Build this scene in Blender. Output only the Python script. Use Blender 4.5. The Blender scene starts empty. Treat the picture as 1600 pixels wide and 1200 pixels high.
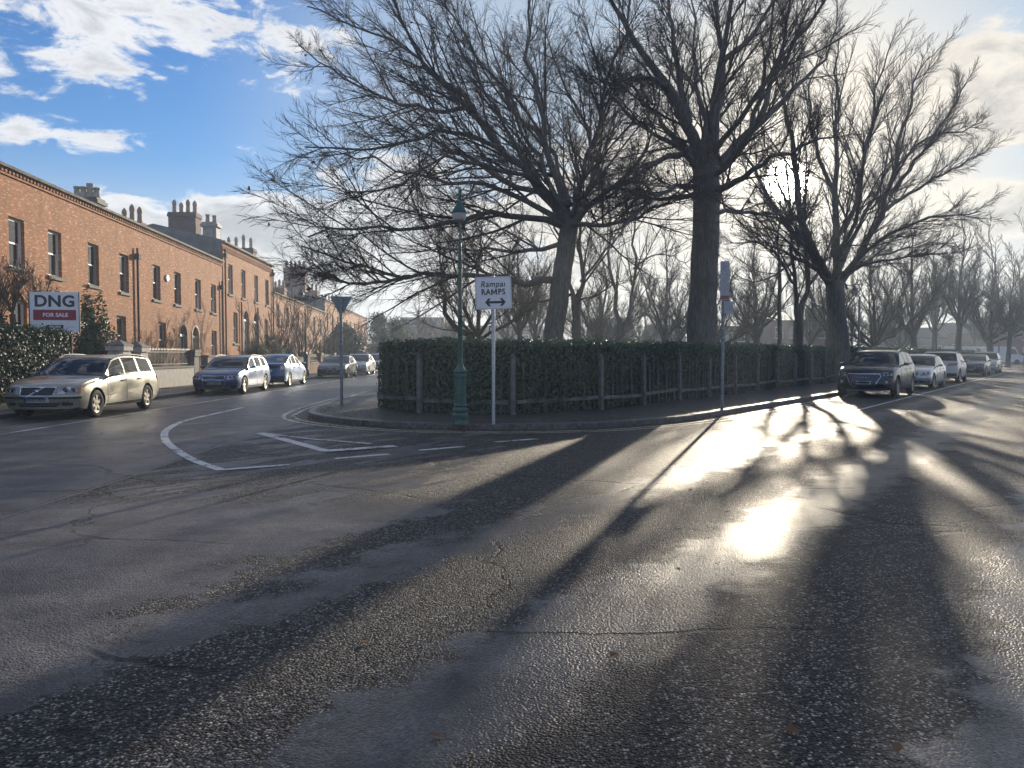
import bpy, bmesh, math, random
import numpy as np
from mathutils import Vector, Matrix
R = math.radians
rng = np.random.default_rng(11)
random.seed(11)
SC = bpy.context.scene
COL = SC.collection

# ---------------------------------------------------------------- camera
F_PX, CAM_H = 1200.0, 1.5
PITCH = math.atan(48 / F_PX)
cam_d = bpy.data.cameras.new('camera')
cam_d.sensor_width = 36.0
cam_d.lens = 36.0 * F_PX / 1600.0
cam_d.clip_start, cam_d.clip_end = 0.05, 3000.0
cam = bpy.data.objects.new('camera', cam_d)
cam.location = (0, 0, CAM_H)
cam.rotation_euler = (R(90) - PITCH, 0, 0)
COL.objects.link(cam)
SC.camera = cam

# ---------------------------------------------------------------- node helper
class G:
    def __init__(s, nt): s.nt = nt
    def n(s, t, **kw):
        nd = s.nt.nodes.new(t)
        for k, v in kw.items(): setattr(nd, k, v)
        return nd
    def put(s, sock, v):
        if hasattr(v, 'is_linked'): s.nt.links.new(v, sock)
        else:
            if sock.type == 'RGBA' and len(v) == 3: v = (*v, 1)
            sock.default_value = v
    def m(s, op, a, b=None, c=None, clamp=False):
        nd = s.n('ShaderNodeMath', operation=op, use_clamp=clamp)
        for i, v in enumerate((a, b, c)):
            if v is not None: s.put(nd.inputs[i], v)
        return nd.outputs[0]
    def v(s, op, a, b=None):
        nd = s.n('ShaderNodeVectorMath', operation=op)
        s.put(nd.inputs[0], a)
        if b is not None: s.put(nd.inputs[3 if op == 'SCALE' else 1], b)
        return nd.outputs['Value' if op in ('LENGTH', 'DOT_PRODUCT', 'DISTANCE') else 'Vector']
    def noise(s, vec, scale=5., detail=3., rough=.5, dist=0.):
        nd = s.n('ShaderNodeTexNoise')
        if vec is not None: s.put(nd.inputs['Vector'], vec)
        for k, v in (('Scale', scale), ('Detail', detail), ('Roughness', rough), ('Distortion', dist)): nd.inputs[k].default_value = v
        return nd.outputs['Fac']
    def vor(s, vec, scale, feature='F1'):
        nd = s.n('ShaderNodeTexVoronoi', feature=feature)
        s.put(nd.inputs['Vector'], vec); nd.inputs['Scale'].default_value = scale
        return nd
    def rng(s, x, a, b, c=0., d=1., smooth=True):
        nd = s.n('ShaderNodeMapRange', interpolation_type='SMOOTHSTEP' if smooth else 'LINEAR')
        for i, v in enumerate((x, a, b, c, d)): s.put(nd.inputs[i], v)
        return nd.outputs[0]
    def mix(s, f, a, b, blend='MIX'):
        nd = s.n('ShaderNodeMix', data_type='RGBA', blend_type=blend)
        s.put(nd.inputs[0], f); s.put(nd.inputs[6], a); s.put(nd.inputs[7], b)
        return nd.outputs[2]
    def sep(s, vec):
        nd = s.n('ShaderNodeSeparateXYZ'); s.put(nd.inputs[0], vec); return nd.outputs
    def comb(s, x, y, z):
        nd = s.n('ShaderNodeCombineXYZ')
        for i, v in enumerate((x, y, z)): s.put(nd.inputs[i], v)
        return nd.outputs[0]
    def ramp(s, f, stops):
        nd = s.n('ShaderNodeValToRGB'); s.put(nd.inputs[0], f)
        cr = nd.color_ramp
        while len(cr.elements) < len(stops): cr.elements.new(.5)
        for e, (p, c) in zip(cr.elements, stops): e.position = p; e.color = (*c, 1)
        return nd.outputs[0]
    def bump(s, h, strength=.3, dist=.01, normal=None):
        nd = s.n('ShaderNodeBump'); s.put(nd.inputs['Height'], h)
        s.put(nd.inputs['Strength'], strength); nd.inputs['Distance'].default_value = dist
        if normal is not None: s.put(nd.inputs['Normal'], normal)
        return nd.outputs[0]

def px_dir(px, py):
    a, b = (px - 800) / F_PX, (600 - py) / F_PX
    cp, sp = math.cos(PITCH), math.sin(PITCH)
    return Vector((a, cp + b * sp, -sp + b * cp)).normalized()
def at(px, py, Y):
    d = px_dir(px, py); return np.array((d.x / d.y * Y, Y, CAM_H + d.z / d.y * Y))
def gnd(px, py, z=0.):
    d = px_dir(px, py); t = (z - CAM_H) / d.z
    return np.array((d.x * t, d.y * t, z))

# ---------------------------------------------------------------- sky, sun, exposure
SUN_DIR = px_dir(1230, 283)
SUN_AZ = math.atan2(SUN_DIR.x, SUN_DIR.y)
SUN_EL = math.asin(SUN_DIR.z)
world = bpy.data.worlds.new('World'); SC.world = world
world.use_nodes = True
def build_sky():
    nt = world.node_tree; nt.nodes.clear(); g = G(nt)
    sky = g.n('ShaderNodeTexSky', sky_type='NISHITA', sun_disc=False)
    sky.sun_elevation = SUN_EL; sky.sun_rotation = SUN_AZ
    sky.altitude = 50; sky.air_density = 1.0; sky.dust_density = .6; sky.ozone_density = 2.5
    hs = g.n('ShaderNodeHueSaturation'); hs.inputs['Saturation'].default_value = 1.35
    g.put(hs.inputs['Color'], sky.outputs[0])
    blue = g.mix(1., hs.outputs[0], (.30, .53, .74), 'MULTIPLY')
    tc = g.n('ShaderNodeTexCoord')
    d = g.v('NORMALIZE', tc.outputs['Generated'])
    x, y, z = g.sep(d)
    q = g.v('MULTIPLY', d, (1., 1., 2.3))
    n1 = g.noise(q, 5.6, 10, .60, .45)
    n2 = g.noise(g.v('ADD', q, (3.1, 1.7, .4)), 15., 8, .64, .5)
    # where the clouds of the photograph stand (+) and where its blue gaps are (-)
    blobs = [(70, 130, .15, .05, .17), (230, 60, .17, .05, .16), (340, 125, .10, .025, .13), (90, 212, .085, .016, .26),
             (300, 345, .17, .042, .45), (470, 370, .16, .04, .35), (620, 470, .17, .038, .38), (450, 90, .05, .04, .28),
             (362, 222, .045, .012, .22), (1510, 150, .12, .085, .55), (1580, 330, .10, .03, .5), (850, 330, .20, .07, .26),
             (1150, 300, .16, .07, .16), (980, 470, .30, .05, .20),
             (30, 20, .07, .05, -.16), (290, 185, .13, .035, -.34), (420, 190, .08, .05, -.34), (130, 265, .14, .025, -.36), (680, 110, .2, .09, -.24), (1040, 90, .16, .08, -.20),
             (270, 30, .06, .05, -.10), (1430, 22, .09, .04, -.5), (1570, 262, .09, .022, -.35), (1590, 395, .08, .02, -.3), (460, 45, .04, .05, -.12), (420, 280, .06, .02, -.2)]
    bias = None
    for bx, by, rx, rz, a in blobs:
        c = px_dir(bx, by)
        q = g.v('MULTIPLY', g.v('SUBTRACT', d, tuple(c)), (1 / rx, 1 / rx, 1 / rz))
        e = g.m('MULTIPLY', g.m('POWER', 2.718, g.m('MULTIPLY', g.v('DOT_PRODUCT', q, q), -1.)), a)
        bias = e if bias is None else g.m('ADD', bias, e)
    dens = g.m('ADD', g.m('ADD', g.m('MULTIPLY', g.m('SUBTRACT', n1, .5), 1.7), g.m('MULTIPLY', g.m('SUBTRACT', n2, .5), 1.15)), bias)
    cov = g.rng(dens, -.02, .20)
    core = g.rng(g.m('ADD', dens, g.m('MULTIPLY', g.m('SUBTRACT', n2, .5), .9)), .05, .85)
    sund = g.v('DOT_PRODUCT', d, tuple(SUN_DIR))
    near = g.rng(sund, .86, 1.0)
    ccol = g.mix(core, (.95, .95, .96), (.44, .455, .49))
    ccol = g.mix(near, ccol, g.mix(core, (.92, .83, .71), (.46, .435, .41)))
    cl = g.mix(1., ccol, (4.9, 4.9, 4.9), 'MULTIPLY')
    # thin cloud whitens the sky towards the sun and close to the horizon
    blue = g.mix(g.rng(sund, .74, .93, 0., .9), blue, (2.2, 2.7, 3.35))
    blue = g.mix(g.rng(sund, .955, .998, 0., .9), blue, (4.6, 4.15, 3.5))
    blue = g.mix(g.rng(g.m('ABSOLUTE', z), .24, .05, 0., .95), blue, (3.3, 3.05, 2.9))
    col = g.mix(g.m('MULTIPLY', cov, .93), blue, cl)
    # the sun itself with its aureole, thin cloud in front of it
    ang = g.m('ARCCOSINE', g.m('MINIMUM', sund, .999999))
    disc = g.m('MULTIPLY', g.rng(ang, R(1.0), R(1.6), 1., 0.), 400.)
    aur = g.m('ADD', g.m('MULTIPLY', g.m('POWER', 2.718, g.m('MULTIPLY', ang, -1 / R(2.1))), 16.),
              g.m('MULTIPLY', g.m('POWER', 2.718, g.m('MULTIPLY', ang, -1 / R(6.))), 1.0))
    glow = g.m('ADD', disc, aur)
    gl = g.mix(1., (1., .93, .78), g.comb(glow, glow, glow), 'MULTIPLY')
    col = g.mix(1., col, gl, 'ADD')
    bg = g.n('ShaderNodeBackground'); g.put(bg.inputs[0], col); bg.inputs[1].default_value = SKY_STRENGTH
    out = g.n('ShaderNodeOutputWorld'); nt.links.new(bg.outputs[0], out.inputs[0])
SKY_STRENGTH = .10
build_sky()
sun_d = bpy.data.lights.new('sun', 'SUN')
sun_d.energy = 4.0; sun_d.angle = R(.55); sun_d.color = (1., .86, .66)
sun = bpy.data.objects.new('sun', sun_d)
sun.rotation_euler = SUN_DIR.to_track_quat('Z', 'Y').to_euler()
sun.location = (30, 60, 40); COL.objects.link(sun)
SC.view_settings.view_transform = 'Standard'; SC.view_settings.look = 'None'
SC.view_settings.gamma = 1.0; SC.view_settings.use_curve_mapping = False
SC.view_settings.exposure = 1.08
SC.render.engine = 'CYCLES'
SC.cycles.use_denoising = True
SC.cycles.max_bounces = 6; SC.cycles.volume_bounces = 1; SC.cycles.transparent_max_bounces = 16
SC.cycles.sample_clamp_indirect = 6.0; SC.cycles.sample_clamp_direct = 60.0
SC.cycles.caustics_reflective = False; SC.cycles.caustics_refractive = False

# ---------------------------------------------------------------- object helpers
def tag(o, label=None, cat=None, group=None, kind=None):
    if label: o['label'] = label
    if cat: o['category'] = cat
    if group: o['group'] = group
    if kind: o['kind'] = kind
    return o
def thing(name, label, cat, loc=(0, 0, 0), rotz=0., group=None):
    o = bpy.data.objects.new(name, None); o.empty_display_size = .3
    COL.objects.link(o); o.location = loc; o.rotation_euler = (0, 0, rotz)
    return tag(o, label, cat, group)
def link_mesh(name, me, parent=None, kind=None):
    o = bpy.data.objects.new(name, me); COL.objects.link(o)
    if parent is not None: o.parent = parent
    if kind: o['kind'] = kind
    return o
def mesh_np(name, V, Q, mat, smooth=True):
    """V (N,3), Q (M,k) faces of equal size"""
    me = bpy.data.meshes.new(name)
    V = np.asarray(V, dtype=np.float32); Q = np.asarray(Q, dtype=np.int32); k = Q.shape[1]
    me.vertices.add(len(V)); me.vertices.foreach_set('co', V.ravel())
    me.loops.add(Q.size); me.loops.foreach_set('vertex_index', Q.ravel())
    me.polygons.add(len(Q)); me.polygons.foreach_set('loop_start', np.arange(0, Q.size, k, dtype=np.int32))
    me.polygons.foreach_set('loop_total', np.full(len(Q), k, dtype=np.int32))
    me.polygons.foreach_set('use_smooth', np.full(len(Q), smooth, dtype=bool))
    me.update(calc_edges=True); me.validate()
    if mat: me.materials.append(mat)
    return me
class MB:
    """collects shapes for ONE mesh"""
    def __init__(s, f=None): s.V = []; s.F = []; s.f = f
    def add(s, verts, faces):
        b = len(s.V); s.V += [tuple(v) for v in verts]; s.F += [tuple(i + b for i in f) for f in faces]; return s
    def box(s, x0, x1, y0, y1, z0, z1):
        return s.add([(x, y, z) for z in (z0, z1) for y in (y0, y1) for x in (x0, x1)],
                     [(0, 2, 3, 1), (4, 5, 7, 6), (0, 1, 5, 4), (2, 6, 7, 3), (0, 4, 6, 2), (1, 3, 7, 5)])
    def quad(s, a, b, c, d): return s.add([a, b, c, d], [(0, 1, 2, 3)])
    def tube(s, pts, rad, n=8, cap=True):
        pts = [Vector(p) for p in pts]
        if not hasattr(rad, '__len__'): rad = [rad] * len(pts)
        V = []; ref = None
        for i, p in enumerate(pts):
            t = (pts[min(i + 1, len(pts) - 1)] - pts[max(i - 1, 0)]).normalized()
            if ref is None: ref = Vector((0, 0, 1)) if abs(t.z) < .9 else Vector((1, 0, 0))
            u = t.cross(ref).normalized(); w = t.cross(u)
            ref = u.cross(t) * 1.0 if abs(t.dot(ref)) > .95 else ref
            for k in range(n):
                a = 2 * math.pi * k / n
                V.append(p + (u * math.cos(a) + w * math.sin(a)) * rad[i])
        Fc = [(i * n + k, i * n + (k + 1) % n, (i + 1) * n + (k + 1) % n, (i + 1) * n + k) for i in range(len(pts) - 1) for k in range(n)]
        if cap: Fc += [tuple(range(n))[::-1], tuple((len(pts) - 1) * n + k for k in range(n))]
        return s.add(V, Fc)
    def lathe(s, prof, n=20, c=(0, 0, 0), axis='z', cap=True):
        V = []
        for r, h in prof:
            for k in range(n):
                a = 2 * math.pi * k / n; x, y = r * math.cos(a), r * math.sin(a)
                V.append((c[0] + x, c[1] + y, c[2] + h) if axis == 'z' else (c[0] + x, c[1] + h, c[2] + y))
        Fc = [(i * n + k, i * n + (k + 1) % n, (i + 1) * n + (k + 1) % n, (i + 1) * n + k) for i in range(len(prof) - 1) for k in range(n)]
        if cap: Fc += [tuple(range(n))[::-1], tuple((len(prof) - 1) * n + k for k in range(n))]
        return s.add(V, Fc)
    def prism(s, poly, z0, z1):
        n = len(poly)
        return s.add([(x, y, z0) for x, y in poly] + [(x, y, z1) for x, y in poly],
                     [tuple(range(n))[::-1], tuple(range(n, 2 * n))] + [(i, (i + 1) % n, n + (i + 1) % n, n + i) for i in range(n)])
    def mesh(s, name, mat, smooth=False, sharp=35):
        me = bpy.data.meshes.new(name)
        V = [s.f(*v) for v in s.V] if s.f else s.V
        me.from_pydata([tuple(v) for v in V], [], s.F); me.update()
        if mat: me.materials.append(mat)
        if smooth:
            me.polygons.foreach_set('use_smooth', np.ones(len(me.polygons), dtype=bool))
            me.set_sharp_from_angle(angle=R(sharp))
        return me
    def build(s, name, mat, parent=None, smooth=False, kind=None, sharp=35):
        return link_mesh(name, s.mesh(name, mat, smooth, sharp), parent, kind)
def text_mesh(name, body, size, mat, parent, M, bold=0., shear=0., extrude=.002, align='CENTER', wscale=1., space=1.):
    cu = bpy.data.curves.new(name, 'FONT'); cu.body = body; cu.size = size; cu.offset = bold; cu.shear = shear
    cu.extrude = extrude; cu.align_x = align; cu.space_character = space; cu.align_y = 'CENTER'; cu.resolution_u = 4
    o = bpy.data.objects.new(name, cu); COL.objects.link(o)
    bpy.context.view_layer.update()
    me = bpy.data.meshes.new_from_object(o.evaluated_get(bpy.context.evaluated_depsgraph_get()))
    bpy.data.objects.remove(o); bpy.data.curves.remove(cu)
    me.transform(M @ Matrix.Diagonal((wscale, 1, 1, 1))); me.materials.clear(); me.materials.append(mat); me.name = name
    return link_mesh(name, me, parent)
def copy_tree(o, parent=None):
    c = o.copy(); COL.objects.link(c)
    if parent is not None: c.parent = parent
    for ch in list(KIDS.get(o.name, [])) or [k for k in o.children]: copy_tree(ch, c)
    return c
KIDS = {}

# ---------------------------------------------------------------- materials
def mat(name, base=(.5, .5, .5), rough=.6, metal=0., var=0., vscale=6., bump=0., bscale=40., spec=.5, coat=0., fn=None, bdist=.01, detail=5.):
    m = bpy.data.materials.new(name); m.use_nodes = True
    nt = m.node_tree; g = G(nt); b = nt.nodes['Principled BSDF']
    b.inputs['Base Color'].default_value = (*base, 1); b.inputs['Roughness'].default_value = rough
    b.inputs['Metallic'].default_value = metal; b.inputs['Specular IOR Level'].default_value = spec
    if coat: b.inputs['Coat Weight'].default_value = coat; b.inputs['Coat Roughness'].default_value = .04
    tc = g.n('ShaderNodeTexCoord').outputs['Object']
    if var:
        f = g.noise(tc, vscale, detail, .6)
        f = g.rng(f, .3, .7)
        c = g.mix(f, tuple(x * (1 - var) for x in base), tuple(min(1, x * (1 + var)) for x in base))
        g.put(b.inputs['Base Color'], c)
        g.put(b.inputs['Roughness'], g.m('ADD', rough - .06, g.m('MULTIPLY', f, .12)))
    if bump: g.put(b.inputs['Normal'], g.bump(g.noise(tc, bscale, 4, .6), bump, bdist))
    if fn: fn(g, b, tc)
    return m
D2 = np.array((.596, .803)); N2 = np.array((.803, -.596))      # the right-hand street and its normal
D1 = np.array((-.0483, .9988))                                # the left-hand street's terrace line
def fn_asphalt(g, b, tc):
    x, y, z = g.sep(tc)
    w = g.m('SUBTRACT', g.m('MULTIPLY', x, .803), g.m('MULTIPLY', y, .596))
    al = g.m('ADD', g.m('MULTIPLY', x, .596), g.m('MULTIPLY', y, .803))
    st = g.comb(g.m('MULTIPLY', w, 2.2), g.m('MULTIPLY', al, .45), 0.)       # worn along the direction of travel
    nb = g.noise(tc, .33, 5, .6); nm = g.noise(tc, 1.7, 6, .65); ns = g.noise(st, .9, 6, .65); nf = g.noise(tc, 9., 5, .7)
    def band(c, wd, amp=1.):
        q = g.m('DIVIDE', g.m('ADD', g.m('SUBTRACT', w, c), g.m('MULTIPLY', g.m('SUBTRACT', nm, .5), amp)), wd)
        return g.m('POWER', 2.718, g.m('MULTIPLY', g.m('MULTIPLY', q, q), -1.))
    t1 = band(-2.1, .46, 1.2); t2 = band(-.15, .34, 1.4); t3 = band(-3.9, .38, 1.6)
    tr = g.m('MAXIMUM', g.m('MAXIMUM', t1, t2), g.m('MULTIPLY', t3, .8))
    tr = g.m('MULTIPLY', tr, g.rng(ns, .28, .5, .6, 1.))
    yy = g.m('MAXIMUM', g.m('SUBTRACT', y, 3.), 0.)
    xb = g.m('MINIMUM', g.m('ADD', -2.2, g.m('MULTIPLY', g.m('MULTIPLY', yy, yy), .085)), -.3)
    ml = g.rng(g.m('ADD', g.m('SUBTRACT', xb, x), g.m('MULTIPLY', g.m('SUBTRACT', nm, .5), 2.4)), -.2, .3)
    ml = g.m('MULTIPLY', ml, g.m('MAXIMUM', g.rng(y, 9., 6.5), g.rng(ns, .44, .60)))
    lane = g.rng(g.m('ADD', x, g.m('MULTIPLY', g.m('SUBTRACT', nb, .5), .5)), -4.55, -4.75)
    pat = g.m('MULTIPLY', g.rng(nb, .56, .68), .55)
    S = g.m('MAXIMUM', g.m('MAXIMUM', tr, ml), g.m('MAXIMUM', g.m('MULTIPLY', lane, .8), pat))
    S = g.rng(g.m('ADD', S, g.m('MULTIPLY', g.m('SUBTRACT', nf, .5), .9)), .28, .72)
    Rf = g.m('SUBTRACT', 1., g.m('MULTIPLY', S, .52))
    v1 = g.vor(tc, 80.); v2 = g.vor(tc, 34.)
    stone = g.sep(v1.outputs['Color'])[0]
    hgt = g.m('ADD', g.m('MULTIPLY', g.m('SUBTRACT', 1., v1.outputs['Distance']), .6), g.m('MULTIPLY', g.m('SUBTRACT', 1., v2.outputs['Distance']), .22))
    rc = g.ramp(stone, [(0, (.010, .0095, .0095)), (.42, (.036, .034, .033)), (.72, (.11, .103, .097)), (1, (.48, .45, .40))])
    gap = g.rng(v1.outputs['Distance'], .35, .75)
    rc = g.mix(gap, rc, (.006, .006, .007)); rc = g.mix(1., rc, g.mix(g.sep(v2.outputs['Color'])[1], (.45, .45, .46), (1.5, 1.48, 1.45)), 'MULTIPLY')
    sc = g.mix(g.rng(nm, .3, .7), (.070, .067, .068), (.22, .208, .20))  # smooth zones paler: polish, plus reflected sky and glare put into the colour
    sc = g.mix(g.rng(stone, .2, 1.), g.mix(.6, sc, (.03, .03, .03)), sc)
    col = g.mix(S, rc, sc)
    wob = g.v('ADD', tc, g.v('SCALE', g.comb(g.m('SUBTRACT', nm, .5), g.m('SUBTRACT', nb, .5), 0.), .9))
    ck = g.vor(wob, .42, 'DISTANCE_TO_EDGE').outputs['Distance']
    crack = g.m('MULTIPLY', g.rng(ck, .004, .012, 1., 0.), g.rng(nb, .46, .56))
    col = g.mix(g.m('MULTIPLY', crack, .8), col, (.008, .008, .008))
    blot = g.m('MULTIPLY', g.rng(g.noise(tc, 4.5, 3, .5), .47, .51), band(-1.60, .20, .5))
    col = g.mix(g.m('MULTIPLY', blot, .9), col, (.018, .018, .019))
    wet = g.rng(g.noise(tc, .55, 6, .65, .5), .42, .68)
    col = g.mix(g.m('MULTIPLY', wet, .35), col, (.022, .021, .024))
    g.put(b.inputs['Base Color'], col)
    ro = g.m('SUBTRACT', g.m('ADD', .40, g.m('MULTIPLY', Rf, .18)), g.m('MULTIPLY', wet, .07))
    ro = g.m('SUBTRACT', ro, g.m('MULTIPLY', g.m('MAXIMUM', t1, t2), .07))
    g.put(b.inputs['Roughness'], ro)
    hgt = g.m('SUBTRACT', hgt, g.m('MULTIPLY', crack, 1.))
    g.put(b.inputs['Specular IOR Level'], g.m('ADD', .2, g.m('MULTIPLY', g.m('MAXIMUM', t1, t2), .10)))
    bn = g.bump(hgt, g.m('MULTIPLY', Rf, 1.), .017)
    bn = g.bump(g.m('ADD', nf, g.m('MULTIPLY', nm, 1.5)), .12, .03, bn)
    g.put(b.inputs['Normal'], bn)
M = {}
M['asphalt'] = mat('asphalt', rough=.5, fn=fn_asphalt, spec=.2)
def fn_paint(g, b, tc):
    n = g.noise(tc, 14., 6, .75); n2 = g.noise(tc, 1.8, 4, .6)
    wear = g.rng(g.m('ADD', n, g.m('MULTIPLY', g.m('SUBTRACT', n2, .5), .7)), .38, .47)
    g.put(b.inputs['Base Color'], g.mix(wear, (.06, .06, .064), (.62, .61, .58)))
    g.put(b.inputs['Normal'], g.bump(g.vor(tc, 62.).outputs['Distance'], .4, .008))
M['paint'] = mat('road_paint', rough=.5, fn=fn_paint)
def fn_ypaint(g, b, tc):
    n = g.noise(tc, 9., 6, .75)
    g.put(b.inputs['Base Color'], g.mix(g.rng(n, .38, .52), (.06, .06, .06), (.50, .46, .33)))
M['yellow_paint'] = mat('faded_yellow_paint', rough=.5, fn=fn_ypaint)
def fn_foot(g, b, tc):
    x, y, z = g.sep(tc)
    w = g.m('SUBTRACT', g.m('MULTIPLY', x, .803), g.m('MULTIPLY', y, .596))
    n = g.noise(tc, 1.1, 6, .65); nf = g.noise(tc, 18., 4, .7)
    c = g.mix(g.rng(n, .3, .7), (.030, .028, .029), (.060, .056, .054))
    c = g.mix(g.rng(nf, .62, .75), c, (.13, .12, .11))
    edge = g.rng(g.m('ADD', w, g.m('MULTIPLY', g.m('SUBTRACT', n, .5), 1.2)), -7.75, -7.15)
    moss = g.m('MULTIPLY', g.m('MULTIPLY', edge, g.rng(x, 2.5, 6.)), g.rng(nf, .35, .6))
    g.put(b.inputs['Base Color'], g.mix(g.m('MULTIPLY', moss, .85), c, (.085, .11, .018)))
    g.put(b.inputs['Roughness'], g.m('ADD', .42, g.m('MULTIPLY', n, .3)))
    g.put(b.inputs['Normal'], g.bump(g.m('ADD', g.noise(tc, 60., 3, .7), n), .45, .012))
M['footpath'] = mat('footpath_surface', rough=.6, fn=fn_foot)
M['kerb'] = mat('kerb_granite', (.085, .085, .085), .45, var=.5, vscale=9, bump=.3, bscale=60)
M['grass'] = mat('lawn_grass', (.045, .075, .018), .85, var=.5, vscale=3, bump=.8, bscale=80, bdist=.05)
M['soil'] = mat('garden_soil', (.05, .045, .03), .9, var=.5, vscale=4, bump=.6, bscale=30, bdist=.03)
M['crack'] = mat('joint_sealant', (.16, .155, .15), .5, var=.4, vscale=20)

GROUND_Z = -.03
def sheet(name, poly, z, m, kind='structure', z1=None):
    b = MB()
    if z1 is None: b.add([(x, y, z) for x, y in poly], [tuple(range(len(poly)))])
    else: b.prism(poly, z, z1)
    return b.build(name, m, None, kind=kind)
sheet('ground', [(-250, -40), (250, -40), (250, 300), (-250, 300)], GROUND_Z, M['soil'])
sheet('road', [(-11.6, -30), (70, -30), (110, 110), (110, 135), (-11.6, 135)], 0., M['asphalt'])
# island kerb line (measured on the road), left street -> tip -> right street
KERB = [(-5.6, 130), (-5.5, 60), (-5.38, 29), (-5.30, 22.5), (-5.05, 19.2), (-4.6, 17.6), (-3.6, 16.3), (-2.2, 15.3), (-.8, 14.95), (.6, 15.0), (2.05, 15.5), (3.9, 17.0), (5.87, 19.6),
        (8.35, 22.95), (10.8, 26.2), (18, 35.9), (30, 52.07), (60, 92.5)]
def smooth_poly(P, k=6):
    P = np.array(P, float); out = []
    for i in range(len(P) - 1):
        p0, p1, p2, p3 = P[max(i - 1, 0)], P[i], P[i + 1], P[min(i + 2, len(P) - 1)]
        for t in np.linspace(0, 1, k, endpoint=False):
            out.append(.5 * ((2 * p1) + (-p0 + p2) * t + (2 * p0 - 5 * p1 + 4 * p2 - p3) * t * t + (-p0 + 3 * p1 - 3 * p2 + p3) * t ** 3))
    out.append(P[-1]); return np.array(out)
KS = np.vstack([np.array(KERB[:3]), smooth_poly(KERB[2:14], 6)[1:], np.array(KERB[14:])])
def offset_line(P, d):
    T = np.gradient(P, axis=0); T /= np.linalg.norm(T, axis=1)[:, None]
    return P + np.stack([-T[:, 1], T[:, 0]], 1) * d
KIN = offset_line(KS, .16)         # to the left of travel = inside the island
sheet('footpath_corner', [tuple(p) for p in KIN] + [(60, 120), (-5.5, 130)], .0, M['footpath'], z1=.115)
def strip(b, A, B, z):
    for i in range(len(A) - 1): b.quad((*A[i], z), (*A[i + 1], z), (*B[i + 1], z), (*B[i], z))
def kerb_run(name, P, inner, step, z0=-.02):
    """a kerb laid from single stones with open joints; the stones are parts of the kerb"""
    root = bpy.data.objects.new(name, None); COL.objects.link(root); root['kind'] = 'structure'
    seg = np.r_[0, np.cumsum(np.linalg.norm(np.diff(P, axis=0), axis=1))]
    ip = lambda L, Q: np.array([np.interp(L, seg, Q[:, 0]), np.interp(L, seg, Q[:, 1])])
    Q = offset_line(P, inner); t = 0.; k = 0
    while t < seg[-1] - .2 and k < 260:
        ln = step * rng.uniform(.85, 1.15); e = min(t + ln - .014, seg[-1]); b = MB(); dz = rng.uniform(-.004, .004); V = []
        for u in (t, (t + e) / 2, e):
            a, c = ip(u, P), ip(u, Q); n_ = (c - a) / np.linalg.norm(c - a); a2 = a + n_ * .018
            V += [(*a, z0), (*a, .105 + dz), (*a2, .123 + dz), (*c, .123 + dz), (*c, z0)]
        F = [(i * 5 + j, i * 5 + j + 1, i * 5 + 6 + j, i * 5 + 5 + j) for i in (0, 1) for j in range(4)] + [(0, 1, 2, 3, 4), (14, 13, 12, 11, 10)]
        b.add(V, F).build('kerb_stone', M['kerb'], root); t += ln; k += 1
    if t < seg[-1] - .2:
        b = MB(); us = np.linspace(t, seg[-1], 12); V = []
        for u in us: a, c = ip(u, P), ip(u, Q); V += [(*a, z0), (*a, .12), (*c, .12), (*c, z0)]
        b.add(V, [(i * 4 + j, i * 4 + j + 1, i * 4 + 5 + j, i * 4 + 4 + j) for i in range(11) for j in range(3)]).build('kerb_far', M['kerb'], root)
    return root
kerb_run('kerb_corner', KS[2:], .16, .92)
lw = [(-11.6, -20), (-11.6, 130)]
MB().box(-13.55, -11.76, -20, 130, -.02, .115).build('footpath_terrace', M['footpath'], None, kind='structure')
kerb_run('kerb_terrace', np.array([(-11.6, 8.), (-11.6, 130.)]), .16, .92)
MB().box(-24, -13.56, -20, 130, -.02, .16).build('garden_ground', M['soil'], None, kind='structure')
sheet('lawn', [(-3.4, 22), (-1.9, 20.4), (0, 19.9), (2.2, 21.4), (40, 72.5), (40, 110), (-3.6, 110)], .117, M['grass'])
# painted markings
def poly_line(pts, width, z=.006, pxs=True):
    P = np.array([gnd(*p)[:2] for p in pts]) if pxs else np.array(pts, float)
    return offset_line(P, width / 2), offset_line(P, -width / 2)
def marking(name, pts, width, m='paint', z=.006, pxs=True, smooth=0):
    if smooth:
        P = smooth_poly([gnd(*p)[:2] for p in pts] if pxs else pts, smooth); pxs = False; pts = P
    A, B = poly_line(pts, width, z, pxs); b = MB(); strip(b, A, B, z)
    return b.build(name, M[m], None, kind='structure')
marking('road_marking_hatch_edge', [(379, 637), (330, 648), (288, 658), (262, 671), (257, 684), (268, 698), (300, 718), (346, 735)], .13, smooth=5)
marking('road_marking_hatch_end', [(346, 735), (400, 731), (451, 727)], .12, z=.010)
marking('road_marking_triangle_side', [(407, 677), (513, 706)], .18)
marking('road_marking_triangle_top', [(407, 677), (480, 686), (579, 694)], .10, z=.010)
marking('road_marking_triangle_base', [(505, 706), (618, 698)], .24, z=.014)
for a, c in (((523, 717), (608, 710)), ((655, 704), (725, 698)), ((773, 691), (839, 686))):
    marking('road_marking_dash', [a, c], .13)
marking('road_marking_bay_terrace', [(-9.42, 6), (-9.45, 20), (-9.6, 60), (-9.6, 110)], .08, pxs=False)
marking('road_marking_bay_park', [tuple(np.array((8.35, 22.95)) + N2 * 2.25 + D2 * t) for t in (-3, 30, 70)], .09, pxs=False)
for d, nm in ((.32, 'inner'), (.56, 'outer')):
    o = offset_line(KS[2:-3], -d); b = MB(); strip(b, offset_line(o, .045), offset_line(o, -.045), .006)
    b.build('road_marking_double_line', M['yellow_paint'], None, kind='structure')
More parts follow.
